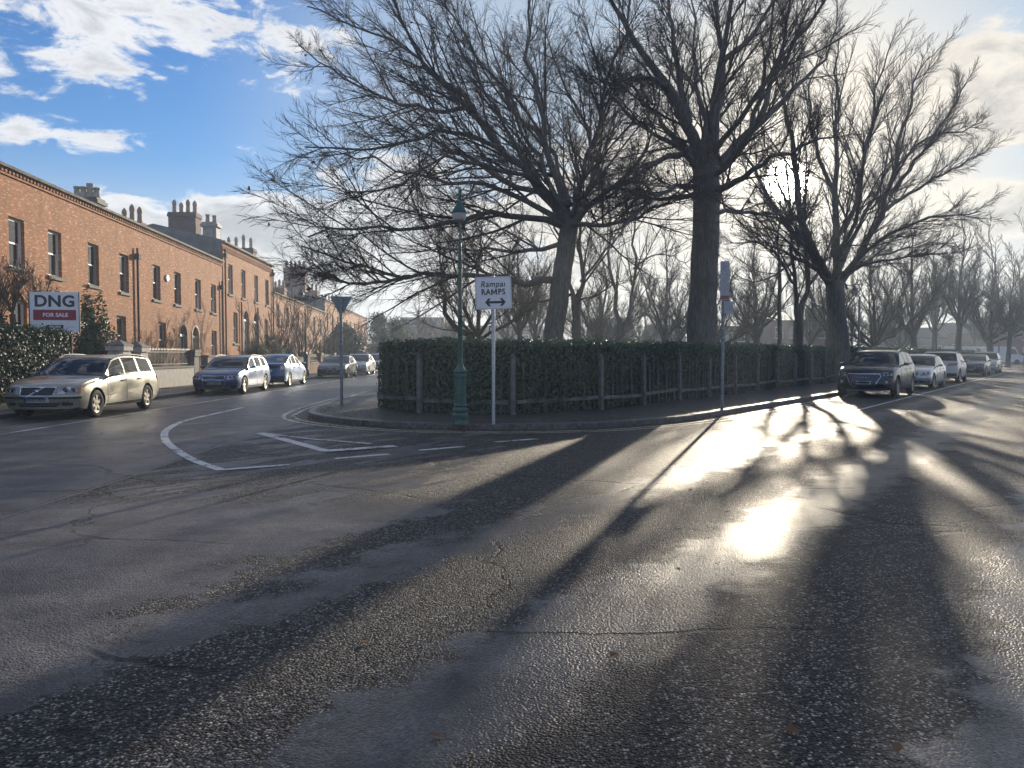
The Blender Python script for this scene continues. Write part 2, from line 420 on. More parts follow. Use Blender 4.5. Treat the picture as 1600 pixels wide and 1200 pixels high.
marking('road_joint', [(-4.62, 2), (-4.64, 7), (-4.63, 9.5), (-4.8, 14.6), (-4.95, 17.5)], .022, m='crack', z=.004, pxs=False)
# ---------------------------------------------------------------- more materials
def fn_brick(c1, c2, mortar, flare=.25):
    def fn(g, b, tc):
        x, y, z = g.sep(tc)
        vec = g.comb(g.m('ADD', x, y), z, 0.)
        br = g.n('ShaderNodeTexBrick'); g.put(br.inputs['Vector'], vec)
        for k, v in (('Scale', 1.), ('Mortar Size', .006), ('Mortar Smooth', .3), ('Brick Width', .225), ('Row Height', .076), ('Bias', 0.)): br.inputs[k].default_value = v
        g.put(br.inputs['Color1'], c1); g.put(br.inputs['Color2'], c2); g.put(br.inputs['Mortar'], mortar)
        n = g.noise(tc, .8, 6, .65); nf = g.noise(vec, 6.5, 2, .6)
        c = g.mix(g.rng(n, .35, .68), br.outputs['Color'], g.mix(.7, br.outputs['Color'], tuple(x * .55 for x in c1)))
        st = g.noise(g.comb(g.m('MULTIPLY', g.m('ADD', x, y), 1.3), g.m('MULTIPLY', z, .28), 0.), 1.6, 6, .7); c = g.mix(g.m('MULTIPLY', g.rng(st, .5, .72), .55), c, (.16, .085, .05))
        fl = g.m('MULTIPLY', g.rng(g.noise(g.v('MULTIPLY', vec, (4.4, 13., 1.)), 1., 1, .5), .60, .66), flare)
        c = g.mix(fl, c, (.62, .50, .38))
        g.put(b.inputs['Base Color'], c)
        h = g.m('ADD', g.m('MULTIPLY', br.outputs['Fac'], -1.), g.m('MULTIPLY', nf, .6))
        g.put(b.inputs['Normal'], g.bump(h, .7, .012))
    return fn
M['brick'] = mat('orange_brick', rough=.85, fn=fn_brick((.46, .182, .064), (.29, .108, .042), (.29, .205, .135), .55))
M['brick_b'] = mat('orange_brick_speckled', rough=.85, fn=fn_brick((.47, .195, .072), (.28, .106, .042), (.28, .195, .13), .3))
M['brick_purple'] = mat('purple_brick', rough=.85, fn=fn_brick((.20, .135, .14), (.145, .10, .11), (.2, .17, .17), .05))
M['brick_red'] = mat('red_brick', rough=.85, fn=fn_brick((.26, .12, .085), (.19, .09, .07), (.22, .18, .16), .05))
M['slate'] = mat('roof_slate', (.06, .065, .075), .85, spec=.2, var=.4, vscale=3, bump=.4, bscale=12)
M['render_grey'] = mat('grey_render', (.17, .18, .19), .85, var=.3, vscale=1.5, bump=.2)
M['stone'] = mat('granite', (.34, .33, .32), .75, var=.3, vscale=5, bump=.3, bscale=50)
M['stone_dark'] = mat('weathered_stone', (.16, .15, .14), .8, var=.45, vscale=3.5, bump=.4, bscale=30)
M['sill'] = mat('sill_stone', (.12, .11, .105), .8, var=.3)
M['white'] = mat('white_painted_wood', (.72, .71, .68), .45, var=.06)
M['frame_grey'] = mat('grey_painted_wood', (.33, .33, .33), .5, var=.1)
M['black_metal'] = mat('black_painted_iron', (.018, .018, .02), .4, var=.3, vscale=20)
M['gutter'] = mat('dark_gutter', (.03, .027, .026), .75, spec=.25, var=.3, vscale=8)
M['pot'] = mat('clay_pot', (.36, .27, .20), .8, var=.3, vscale=4)
M['pot_pale'] = mat('buff_clay_pot', (.42, .38, .31), .8, var=.3, vscale=4)
M['curtain'] = mat('curtain_cloth', (.62, .58, .52), .9, var=.15)
M['room'] = mat('painted_room_shade', (.012, .012, .014), .9)  # near-black colour that stands in for the shade of unlit interiors
M['door_dark'] = mat('dark_door', (.03, .03, .04), .35, var=.2)
M['door_red'] = mat('red_door', (.16, .025, .02), .4, var=.2)
M['door_tan'] = mat('tan_door', (.42, .30, .19), .5, var=.2)
M['green_metal'] = mat('green_painted_iron', (.012, .085, .072), .35, var=.35, vscale=14, bump=.12, bscale=30, coat=.25)
M['galv'] = mat('galvanised_steel', (.42, .44, .46), .42, .55, var=.25, vscale=30, bump=.08, bscale=60)
M['galv_dark'] = mat('weathered_galvanised_steel', (.20, .22, .24), .5, .5, var=.35, vscale=18)
M['sign_white'] = mat('sign_white', (.82, .82, .84), .4, var=.06, vscale=9)
M['sign_grey'] = mat('flare_dulled_sign_white', (.42, .43, .45), .5, var=.1, vscale=9)  # white greyed in its colour to imitate veiling lens flare
M['sign_red_dulled'] = mat('flare_dulled_sign_red', (.30, .10, .11), .5)  # red muted in its colour, again for the flare veil
M['sign_black'] = mat('sign_black', (.012, .012, .014), .45)
M['sign_navy'] = mat('sign_navy', (.012, .014, .035), .45)
M['sign_red'] = mat('sign_red', (.30, .008, .03), .45, var=.08)
M['concrete'] = mat('fence_concrete', (.145, .132, .125), .85, var=.45, vscale=5, bump=.4, bscale=35)
M['pale_wood'] = mat('weathered_pale_wood', (.085, .070, .062), .85, var=.4, vscale=8, bump=.3)
M['lamp_glass'] = mat('lamp_glass', (.46, .43, .41), .25, var=.05)
def fn_glass(g, b, tc):
    nt = g.nt; out = nt.nodes['Material Output']
    fr = g.n('ShaderNodeFresnel'); fr.inputs[0].default_value = 1.52
    gl = g.n('ShaderNodeBsdfGlossy'); gl.inputs['Roughness'].default_value = .02
    g.put(gl.inputs['Normal'], g.bump(g.noise(tc, 1.6, 2, .5), .06, .05))
    tr = g.n('ShaderNodeBsdfTransparent'); tr.inputs[0].default_value = (.75, .80, .80, 1)
    mx = g.n('ShaderNodeMixShader')
    g.put(mx.inputs[0], g.m('MULTIPLY', fr.outputs[0], 2.0, clamp=True))
    nt.links.new(tr.outputs[0], mx.inputs[1]); nt.links.new(gl.outputs[0], mx.inputs[2]); nt.links.new(mx.outputs[0], out.inputs[0])
M['glass'] = mat('window_glass', fn=fn_glass)
def fn_bark(c, moss):
    def fn(g, b, tc):
        x, y, z = g.sep(tc)
        v = g.comb(g.m('MULTIPLY', x, 9.), g.m('MULTIPLY', y, 9.), g.m('MULTIPLY', z, 1.6))
        n = g.noise(v, 1.6, 6, .7); nb = g.noise(tc, .9, 5, .6)
        cc = g.mix(g.rng(n, .3, .7), tuple(q * .55 for q in c), tuple(min(1, q * 1.5) for q in c))
        g.put(b.inputs['Base Color'], g.mix(g.m('MULTIPLY', g.rng(nb, .45, .7), moss), cc, (.055, .075, .03)))
        g.put(b.inputs['Normal'], g.bump(n, .8, .03))
    return fn
M['bark'] = mat('beech_bark', rough=.85, fn=fn_bark((.125, .115, .105), .35))
M['bark_brown'] = mat('brown_bark', rough=.9, fn=fn_bark((.075, .055, .042), .15))
M['twig'] = mat('twig_bark', (.085, .070, .060), .8, var=.25)
M['twig_red'] = mat('reddish_twig_bark', (.10, .062, .045), .8, var=.25)
def fn_leaf(c, dark=.45, tr=.25, spec=None):
    def fn(g, b, tc):
        ge = g.n('ShaderNodeNewGeometry'); r = ge.outputs['Random Per Island']
        n = g.rng(g.noise(tc, .9, 4, .6), .3, .7)
        f = g.m('ADD', g.m('MULTIPLY', r, .65), g.m('MULTIPLY', n, .35))
        col = g.mix(f, tuple(q * dark for q in c), tuple(q * 1.45 for q in c))
        g.put(b.inputs['Base Color'], col)
        nt = g.nt; t = g.n('ShaderNodeBsdfTranslucent'); g.put(t.inputs[0], col)
        mx = g.n('ShaderNodeMixShader'); mx.inputs[0].default_value = tr
        nt.links.new(b.outputs[0], mx.inputs[1]); nt.links.new(t.outputs[0], mx.inputs[2])
        nt.links.new(mx.outputs[0], nt.nodes['Material Output'].inputs[0])
    return fn
M['hedge'] = mat('privet_leaves', rough=.42, fn=fn_leaf((.068, .115, .074)), spec=.45)
M['hedge_dark'] = mat('dark_privet_leaves', rough=.45, fn=fn_leaf((.030, .056, .026)), spec=.45)
M['shrub'] = mat('evergreen_leaves', rough=.45, fn=fn_leaf((.020, .045, .022)), spec=.45)
M['shrub_moss'] = mat('clipped_bush_leaves', rough=.6, fn=fn_leaf((.085, .095, .03)))
M['ivy'] = mat('ivy_leaves', rough=.4, fn=fn_leaf((.03, .06, .02)))
M['dead_leaf'] = mat('dead_leaves', rough=.7, fn=fn_leaf((.17, .085, .04)))
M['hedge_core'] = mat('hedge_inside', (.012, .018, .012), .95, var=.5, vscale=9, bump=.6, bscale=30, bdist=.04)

# ---------------------------------------------------------------- leaves and bare branches
def leaf_mesh(name, P, size, m, flat=None, aspect=1.6):
    """many small folded leaves centred on P (N,3)"""
    N = len(P); a = rng.normal(size=(N, 3)); a /= np.linalg.norm(a, axis=1)[:, None]
    t = rng.normal(size=(N, 3))
    if flat is not None: a = a * .75 + flat; a /= np.linalg.norm(a, axis=1)[:, None]
    u = np.cross(a, t); u /= np.linalg.norm(u, axis=1)[:, None]; w = np.cross(a, u)
    s = size * rng.uniform(.6, 1.35, (N, 1))
    L, Wd = u * s * aspect * .5, w * s * .5
    V = np.stack([P - L, P - Wd + a * s * .12, P + L, P + Wd + a * s * .12], 1).reshape(-1, 3)
    Q = np.arange(N * 4).reshape(N, 4)
    return mesh_np(name, V, Q, m, smooth=False)
def nrm(a): return a / np.maximum(np.linalg.norm(a, axis=-1, keepdims=True), 1e-9)
def tubes(P, Rd, S):
    N, K, _ = P.shape
    T = nrm(np.gradient(P, axis=1)) if K > 2 else nrm(np.repeat(P[:, 1:] - P[:, :1], 2, 1))
    ref = rng.normal(size=(N, 1, 3)); U = nrm(np.cross(T, np.broadcast_to(ref, T.shape))); W = np.cross(T, U)
    a = np.arange(S) * 2 * np.pi / S
    V = P[:, :, None] + (U[:, :, None] * np.cos(a)[:, None] + W[:, :, None] * np.sin(a)[:, None]) * Rd[:, :, None, None]
    i = (np.arange(N)[:, None, None] * K + np.arange(K - 1)[None, :, None]) * S
    k = np.arange(S)[None, None]; k2 = (k + 1) % S
    Q = np.stack([i + k, i + k2, i + S + k2, i + S + k], -1).reshape(-1, 4)
    return V.reshape(-1, 3), Q
def spawn(P, Rd, M_, f0, f1, lf, ang, K, up, nz, rmul=.5, lmin=.15, tip=.004, taper=.6, grav=0., drop=0.):
    N, Kp, _ = P.shape
    f = f0 + (f1 - f0) * (np.arange(M_) + rng.uniform(0, 1, (N, M_))) / M_
    ix = np.clip(f * (Kp - 1), 0, Kp - 1.001); i0 = ix.astype(int); fr = (ix - i0)[..., None]
    n = np.arange(N)[:, None]
    B = P[n, i0] * (1 - fr) + P[n, i0 + 1] * fr
    T = nrm(P[n, i0 + 1] - P[n, i0])
    rp = Rd[n, i0] * (1 - fr[..., 0]) + Rd[n, i0 + 1] * fr[..., 0]
    pl = np.linalg.norm(np.diff(P, axis=1), axis=2).sum(1)[:, None]
    Ln = np.maximum(pl * lf * (1 - taper * f) * rng.uniform(.55, 1.25, f.shape), lmin)
    q = nrm(np.cross(T, rng.normal(size=T.shape)))
    th = np.radians(rng.uniform(ang[0], ang[1], f.shape))[..., None]
    d = nrm(np.cos(th) * T + np.sin(th) * q + np.array((0, 0, up)))
    B = B.reshape(-1, 3); d = d.reshape(-1, 3); Ln = Ln.reshape(-1); rp = rp.reshape(-1)
    if drop:
        keep = rng.uniform(size=len(Ln)) > drop; B, d, Ln, rp = B[keep], d[keep], Ln[keep], rp[keep]
    st = (Ln / (K - 1))[:, None]; pts = [B]
    for k in range(K - 1):
        d = nrm(d + rng.normal(size=d.shape) * nz + np.array((0, 0, up * .25 - grav)))
        pts.append(pts[-1] + d * st)
    C = np.stack(pts, 1)
    r0 = np.clip(np.minimum(rp * rmul, Ln * .0105 + .0025), tip, None)
    Rr = r0[:, None] * np.linspace(1, 0, K)[None] ** .8 + tip * .6
    return C, Rr
def join(parts):
    V, Q, o = [], [], 0
    for v, q in parts: V.append(v); Q.append(q + o); o += len(v)
    return np.concatenate(V), np.concatenate(Q)
def catmull(P, K):
    P = np.array(P, float); s = np.r_[0, np.cumsum(np.linalg.norm(np.diff(P, axis=0), axis=1))]; out = []
    for t in np.linspace(0, s[-1], K):
        i = min(np.searchsorted(s, t, 'right') - 1, len(P) - 2); u = (t - s[i]) / max(s[i + 1] - s[i], 1e-6)
        p0, p1, p2, p3 = P[max(i - 1, 0)], P[i], P[i + 1], P[min(i + 2, len(P) - 1)]
        out.append(.5 * ((2 * p1) + (-p0 + p2) * u + (2 * p0 - 5 * p1 + 4 * p2 - p3) * u * u + (-p0 + 3 * p1 - 3 * p2 + p3) * u ** 3))
    return np.array(out)
def limb(P, r0, r1, K=14, wob=.02):
    C = catmull(P, K); L = np.linalg.norm(C[-1] - C[0]); C[1:-1] += rng.normal(size=(K - 2, 3)) * wob * L * .35
    return C, r0 + (r1 - r0) * np.linspace(0, 1, K) ** .75
def make_tree(root, trunk, limbs, dens=(13, 9, 7), jit=.055, ang=((20, 46), (20, 46), (18, 44)), lf=(.46, .5, .5), up=(.18, .12, .1), bark='bark', twig='twig', leaves=0, rt=.45, tipr=.0036, grav=(0, 0, 0), lmin=(.9, .5, .25), trunk_part=None):
    """trunk/limbs: list of (points, r0, r1); builds parts trunk, limb(s), crown under root (coordinates relative to root)"""
    o = np.array(root.location)
    tr = []
    for P, r0, r1 in trunk:
        C, Rr = limb(np.array(P) - o, r0, r1, 16, .006)
        fl = np.ones(16); fl[:3] = (1.35, 1.12, 1.03); Rr = Rr * fl
        tr.append(tubes(C[None], Rr[None], 16))
    V, Q = join(tr); link_mesh('trunk', mesh_np('trunk', V, Q, M[bark]), root)
    LP, LR = [], []
    for P, r0, r1 in limbs:
        C, Rr = limb(np.array(P) - o, r0, r1); LP.append(C); LR.append(Rr)
        V, Q = tubes(C[None], Rr[None], 9); link_mesh('limb', mesh_np('limb', V, Q, M[bark]), root)
    LP, LR = np.array(LP), np.array(LR)
    b1, r1 = spawn(LP, LR, dens[0], .12, .97, lf[0], ang[0], 9, up[0], jit, lmin=lmin[0], tip=tipr * 1.6, grav=grav[0])
    b2, r2 = spawn(b1, r1, dens[1], .10, .97, lf[1], ang[1], 6, up[1], jit * 1.15, lmin=lmin[1], tip=tipr * 1.2, grav=grav[1])
    b3, r3 = spawn(b2, r2, dens[2], .10, 1., lf[2], ang[2], 3, up[2], .07, lmin=lmin[2], tip=tipr, grav=grav[2])
    V, Q = join([tubes(b1, r1, 6), tubes(b2, r2, 3), tubes(b3, r3, 3)])
    link_mesh('crown', mesh_np('crown', V, Q, M[twig]), root)
    if leaves:
        tips = b3[rng.choice(len(b3), leaves)][:, -1]
        c = link_mesh('dead_leaves', leaf_mesh('dead_leaves', tips, .10, M['dead_leaf']), root, 'stuff')
    return root
# ---------------------------------------------------------------- houses
def opening_outline(x0, x1, z0, z1, arch, n=10):
    if not arch: return [(x0, z0), (x0, z1), (x1, z1), (x1, z0)]
    r = (x1 - x0) / 2; zs = z1 - r; c = (x0 + x1) / 2
    return [(x0, z0)] + [(c - r * math.cos(a), zs + r * math.sin(a)) for a in np.linspace(0, math.pi, n + 1)] + [(x1, z0)]
def facade(b, w, z0, z1, ops, rev=.16, x_lo=0.):
    xs = sorted({x_lo, w, *[o[0] for o in ops], *[o[1] for o in ops]}); zs = sorted({z0, z1, *[o[2] for o in ops], *[o[3] for o in ops]})
    for i in range(len(xs) - 1):
        for k in range(len(zs) - 1):
            cx, cz = (xs[i] + xs[i + 1]) / 2, (zs[k] + zs[k + 1]) / 2
            if any(o[0] < cx < o[1] and o[2] < cz < o[3] for o in ops): continue
            b.quad((xs[i], 0, zs[k]), (xs[i + 1], 0, zs[k]), (xs[i + 1], 0, zs[k + 1]), (xs[i], 0, zs[k + 1]))
    for o in ops:
        P = opening_outline(*o[:5])
        for a, c in zip(P, P[1:] + P[:1]): b.quad((a[0], 0, a[1]), (c[0], 0, c[1]), (c[0], rev, c[1]), (a[0], rev, a[1]))
        if o[4]:
            m_ = len(P) // 2
            for a, c in zip(P[1:m_], P[2:m_ + 1]): b.add([(o[0], 0, o[3]), (a[0], 0, a[1]), (c[0], 0, c[1])], [(0, 1, 2)])
            for a, c in zip(P[m_:-2], P[m_ + 1:-1]): b.add([(o[1], 0, o[3]), (a[0], 0, a[1]), (c[0], 0, c[1])], [(0, 1, 2)])
def add_window(root, f, x0, x1, z0, z1, fm, rev=.13, sill=True, curtain=0, detail=True):
    zm = (z0 + z1) / 2; t = .055
    b = MB(f)
    b.box(x0, x0 + t, rev, rev + .09, z0, z1); b.box(x1 - t, x1, rev, rev + .09, z0, z1)
    b.box(x0 + t, x1 - t, rev, rev + .09, z1 - t, z1); b.box(x0 + t, x1 - t, rev - .01, rev + .10, z0, z0 + t)
    win = b.build('window', fm, root)
    y_up, y_lo = rev + .022, rev + .060
    for (a, c, y) in ((zm - .025, z1 - t, y_up), (z0 + t, zm + .025, y_lo)):
        s = MB(f); q = .05
        s.box(x0 + t, x0 + t + q, y, y + .035, a, c); s.box(x1 - t - q, x1 - t, y, y + .035, a, c)
        s.box(x0 + t + q, x1 - t - q, y, y + .035, c - q, c); s.box(x0 + t + q, x1 - t - q, y, y + .035, a, a + q)
        s.build('sash', fm, win)
        MB(f).quad((x0 + t + q, y + .02, a + q), (x1 - t - q, y + .02, a + q), (x1 - t - q, y + .02, c - q), (x0 + t + q, y + .02, c - q)).build('pane', M['glass'], win)
    if curtain:
        c = MB(f); n = 24; cx0, cx1 = (x0 + t, x0 + t + (x1 - x0 - 2 * t) * curtain)
        zb = z0 + t if curtain < .9 else zm
        for i in range(n):
            xa, xb = cx0 + (cx1 - cx0) * i / n, cx0 + (cx1 - cx0) * (i + 1) / n
            ya, yb = rev + .16 + .025 * math.sin(i * 1.7), rev + .16 + .025 * math.sin((i + 1) * 1.7)
            c.quad((xa, ya, zb), (xb, yb, zb), (xb, yb, z1 - t), (xa, ya, z1 - t))
        c.build('curtain', M['curtain'], win)
    c = MB(f); c.box(x0 - .4, x1 + .4, rev + .32, rev + .34, z0 - .3, z1 + .3); c.build('room_shade_sheet', M['room'], win)  # added black sheet painting the interior's shade behind the glass
    if sill: MB(f).box(x0 - .09, x1 + .09, -.085, rev - .012, z0 - .13, z0 + .004).build('sill', M['sill'], win)
def add_door(root, f, x0, x1, z0, z1, dm, surround=None):
    r = (x1 - x0) / 2; zs = z1 - r; y = .20
    if surround:
        P, Q = opening_outline(x0 - .001, x1 + .001, z0, z1, True), opening_outline(x0 + .10, x1 - .10, z0, z1 - .10, True)
        b = MB(f)
        for i in range(len(P) - 1):
            b.add([(P[i][0], -.03, P[i][1]), (P[i + 1][0], -.03, P[i + 1][1]), (Q[i + 1][0], -.03, Q[i + 1][1]), (Q[i][0], -.03, Q[i][1]),
                   (P[i][0], .18, P[i][1]), (P[i + 1][0], .18, P[i + 1][1]), (Q[i + 1][0], .18, Q[i + 1][1]), (Q[i][0], .18, Q[i][1])],
                  [(0, 1, 2, 3), (3, 2, 6, 7), (1, 0, 4, 5)])
        b.build('door_surround', surround, root)
    b = MB(f); b.box(x0 + .14, x1 - .14, y, y + .05, z0, zs - .12)
    for px0, px1 in ((x0 + .24, x0 + r - .05), (x0 + r + .05, x1 - .24)):
        for pz0, pz1 in ((z0 + .18, z0 + .75), (z0 + .95, zs - .3)): b.box(px0, px1, y - .018, y - .001, pz0, pz1)
    d = b.build('door', dm, root)
    MB(f).lathe([(.03, -.05), (.035, -.02), (.02, 0)], 10, (x0 + .24, y, z0 + .95), axis='y').build('door_knob', M['galv'], d)
    b = MB(f); b.box(x0 + .02, x1 - .02, y - .06, y + .06, zs - .12, zs + .02)
    b.box(x0 + .03, x0 + .138, y - .02, y + .05, z0, zs - .12); b.box(x1 - .138, x1 - .03, y - .02, y + .05, z0, zs - .12)
    fr = b.build('door_frame', M['white'], root)
    P = opening_outline(x0 + .02, x1 - .02, zs + .02, z1 - .02, True, 12)[1:-1]
    MB(f).add([(p[0], y + .02, p[1]) for p in P], [tuple(range(len(P)))]).build('fanlight', M['glass'], root)
    MB(f).box(x0 - .3, x1 + .3, y + .3, y + .32, z0, z1 + .2).build('room_shade_sheet', M['room'], root)  # added black sheet for the hall's shade behind door and fanlight
def add_chimney(root, f, x0, x1, y0, y1, z0, z1, m, pots, pm, cap=.06, pot_h=.55, pot_r=.13, along='y', cowl=True):
    b = MB(f); b.box(x0, x1, y0, y1, z0, z1 - .3)
    b.box(x0 - cap, x1 + cap, y0 - cap, y1 + cap, z1 - .3, z1 - .12); b.box(x0 - cap * .4, x1 + cap * .4, y0 - cap * .4, y1 + cap * .4, z1 - .12, z1)
    st = b.build('chimney', m, root)
    for i in range(pots):
        u = (i + .5) / pots
        cx, cy = ((x0 + x1) / 2, y0 + (y1 - y0) * u) if along == 'y' else (x0 + (x1 - x0) * u, (y0 + y1) / 2)
        h = pot_h * (1 + .18 * math.sin(i * 2.3 + x0)); p = MB(f)
        prof = [(pot_r * 1.15, 0), (pot_r * 1.1, .08), (pot_r * .95, .12), (pot_r * .82, h * .8), (pot_r, h * .85), (pot_r, h)]
        if cowl: prof += [(pot_r * .9, h + .10), (pot_r * .4, h + .22), (.012, h + .27)]
        p.lathe(prof, 12, (cx, cy, z1)); p.build('chimney_pot', pm, st, smooth=True)
def house(label, loc, rotz, w, depth, ztop, ups, gnds, doors, brick, slope=0., ridge=1.6, gable_l=None, gable_r=None, name='terraced_house', group=None,
          fms=('frame_grey',), curtains=(0,), chimneys=(), pipes=(), dentil=True, door_m=('door_dark',), z_base=-1., tz=0., roof_m='slate', cornice_m=None, sill=True, surround=None, corbel=False):
    root = thing(name, label, 'house', loc, rotz, group)
    f = lambda x, y, z: (x, y, z - slope * (tz + x))
    ops = [(*o, False) for o in ups + gnds] + [(*o, True) for o in doors]
    b = MB(f); facade(b, w, z_base, ztop, ops)
    b.build('wall', M[brick], root)
    MB(f).quad((0, depth, z_base), (w, depth, z_base), (w, depth, ztop), (0, depth, ztop)).build('rear_wall', M[brick], root)
    yr = depth / 2
    for side, gm in ((0, gable_l), (1, gable_r)):
        if gm:
            x0 = .015 if side == 0 else w - .015
            g = MB(f); x1 = x0 + (.22 if side == 0 else -.22)
            pr = [(.02, z_base), (depth - .02, z_base), (depth - .02, ztop), (yr, ztop + ridge + .12), (.02, ztop + .10)]
            n = len(pr); g.add([(x0, y, z) for y, z in pr] + [(x1, y, z) for y, z in pr], [tuple(range(n)), tuple(range(n, 2 * n))[::-1]] + [(i, (i + 1) % n, n + (i + 1) % n, n + i) for i in range(n)])
            g.build('gable_wall', M[gm], root)
    r = MB(f); r.quad((0, -.10, ztop + .02), (w, -.10, ztop + .02), (w, yr, ztop + ridge), (0, yr, ztop + ridge)); r.quad((0, yr, ztop + ridge), (w, yr, ztop + ridge), (w, depth + .1, ztop), (0, depth + .1, ztop))
    roof = r.build('roof', M[roof_m], root)
    c = MB(f); c.box(.002, w - .002, -.06, -.002, ztop - .30, ztop - .22); c.box(.002, w - .002, -.10, -.002, ztop - .08, ztop - .01)
    cor = c.build('cornice', M[cornice_m or brick], root)
    if dentil:
        d = MB(f); n = int(w / .225)
        for i in range(n):
            x = (i + .5) * w / n
            if corbel: d.box(x - .05, x + .05, -.05, -.003, ztop - .62, ztop - .32)
            else: d.box(x - .055, x + .055, -.095, -.003, ztop - .21, ztop - .085)
        d.build('dentils', M[cornice_m or brick], cor, kind='stuff')
    MB(f).box(0.004, w - .004, -.20, -.105, ztop - .06, ztop + .05).build('gutter', M['gutter'], root)
    for i, o in enumerate(ups + gnds): add_window(root, f, *o, M[fms[i % len(fms)]], curtain=curtains[i % len(curtains)], sill=sill)
    for i, o in enumerate(doors): add_door(root, f, *o, M[door_m[i % len(door_m)]], M[surround] if surround else None)
    for ch in chimneys:
        kw = dict(ch); add_chimney(root, f, **kw)
    for x, z1, hop in pipes:
        p = MB(f); p.tube([(x, -.10, z_base), (x, -.10, z1)], .055, 8)
        if hop: p.box(x - .15, x + .15, -.24, -.03, z1, z1 + .26); p.tube([(x, -.1, z1 + .26), (x, -.1, z1 + .55)], .05, 8)
        p.build('drainpipe', M['gutter'], root, smooth=True)
    return root
TO = np.array((-17., 0.))
def terrace_house(label, t0, t1, tref, slope, ztop, ups, gnds, doors, zu, zg, zd, brick, **kw):
    p = TO + D1 * t0; ow = .98
    U = [(Y - t0, Y - t0 + ow, *zu) for Y in ups]; Gd = [(Y - t0, Y - t0 + ow, *zg) for Y in gnds]; Dr = [(Y - t0, Y - t0 + 1.30, *zd) for Y in doors]
    return house(label, (p[0], p[1], 0), math.atan2(D1[1], D1[0]), t1 - t0, 9., ztop, U, Gd, Dr, brick, slope=slope, tz=t0 - tref, group='brick terraced houses along the left hand street', **kw)
B1 = dict(tref=27.5, slope=.025, ztop=8.27, zu=(4.69, 6.54), zg=(1.65, 3.53), zd=(.6, 3.69), brick='brick')
CH = lambda **k: k
terrace_house('orange brick terraced house behind the for sale board, the nearest one with white sash windows', 26.35, 32.7, ups=[28.25, 30.85], gnds=[28.3], doors=[30.95], fms=('white',), curtains=(0, 0, .45), gable_l='brick_red', **B1)
terrace_house('orange brick terraced house with a red arched door beside the nearest drainpipe', 32.7, 38.95, ups=[34., 37.], gnds=[36.6], doors=[33.2], fms=('frame_grey',), curtains=(.5, .5, .4), pipes=[(6.05, 6.5, True)], door_m=('door_red',),
              chimneys=[CH(x0=5.3, x1=6.1, y0=1.5, y1=2.75, z0=8.3, z1=9.4, m=M['stone_dark'], pots=4, pm=M['pot_pale'], pot_h=.62, pot_r=.17, cap=.13, cowl=False)], **B1)
terrace_house('orange brick terraced house with a white alarm box between its upper windows', 38.95, 45.7, ups=[40.8, 43.7], gnds=[41.45], doors=[44.28], fms=('frame_grey',), curtains=(.45, .4, 0), surround='sill',
              chimneys=[CH(x0=6.0, x1=6.7, y0=2.3, y1=3.6, z0=8.3, z1=9.55, m=M['brick_red'], pots=3, pm=M['pot'], pot_h=.7, pot_r=.15)], **B1)
al = [o for o in bpy.data.objects if o.name.startswith('terraced_house')][-1]
MB(lambda x, y, z: (x, y, z - .025 * (11.45 + x))).lathe([(.17, -.09), (.19, -.06), (.19, -.003)], 16, (3.65, 0, 6.02), axis='y').build('alarm_box', M['sign_white'], al, smooth=True)
terrace_house('orange brick terraced house with a tan arched door against the taller houses', 45.7, 52., ups=[46.95, 49.75], gnds=[49.75], doors=[46.25], fms=('white', 'white', 'white'), curtains=(.95, .95, .9), door_m=('door_tan',), surround='door_tan', pipes=[(5.95, 6.4, True)], **B1)
B2 = dict(tref=52, slope=.018, ztop=9.05, zu=(5.62, 7.7), zg=(2.25, 4.44), zd=(1.5, 4.75), brick='brick_b', corbel=True)
terrace_house('taller orange brick house with a grey gable and a big purple chimney', 52., 58.4, ups=[53.3, 56.3], gnds=[54.3], doors=[56.75], fms=('white',), curtains=(.9, .9, .9), gable_l='render_grey', pipes=[(.35, 8.0, True), (3.9, 5.3, False)],
              chimneys=[CH(x0=.02, x1=1.1, y0=1.7, y1=3.5, z0=8.6, z1=10.95, m=M['brick_purple'], pots=4, pm=M['pot'], pot_h=.62, pot_r=.15),
                        CH(x0=.03, x1=.75, y0=.35, y1=1.25, z0=8.8, z1=10.3, m=M['stone'], pots=2, pm=M['pot'], pot_h=.5, pot_r=.15, cap=.13, cowl=False)], ridge=1.0, **B2)
terrace_house('taller orange brick house at the far end of the tall pair, before the lower terrace', 58.4, 64.9, ups=[59.6, 62.7], gnds=[62.3], doors=[59.3], fms=('white', 'frame_grey'), curtains=(.9, 0, .5), gable_r='brick_red', pipes=[(1.7, 5.2, False), (6.35, 8.2, True)],
              chimneys=[CH(x0=5.2, x1=6.2, y0=1.2, y1=3.6, z0=8.6, z1=10.35, m=M['brick_purple'], pots=4, pm=M['pot_pale'], pot_h=.8, pot_r=.15)], ridge=1.0, **B2)
B3 = dict(tref=65, slope=.025, ztop=6.65, zu=(4.0, 5.75), zg=(1.0, 2.9), zd=(.4, 3.), brick='brick')
for i, (a, lab) in enumerate(((64.95, 'low brick terraced house next to the tall pair, partly behind bare shrubs'), (72.4, 'low brick terraced house behind the swan neck lamp post on the terrace side'), (79.9, 'low brick terraced house just left of the give way sign, below a grey gable'))):
    terrace_house(lab, a, a + 7.5, ups=[a + 1.2, a + 4.6], gnds=[a + 4.6], doors=[a + 1.4], fms=('white',), curtains=(.5, .6, .5),
                  chimneys=[CH(x0=6.3, x1=7.4, y0=2.4, y1=4.4, z0=6.6, z1=8.5 if i < 2 else 8.1, m=M['brick_red'], pots=5, pm=M['pot'], pot_h=.6, pot_r=.15)], **B3)
B4 = dict(tref=87.6, slope=.02, ztop=7.6, zu=(4.2, 6.2), zg=(1.2, 3.2), zd=(.4, 3.3), brick='brick_b')
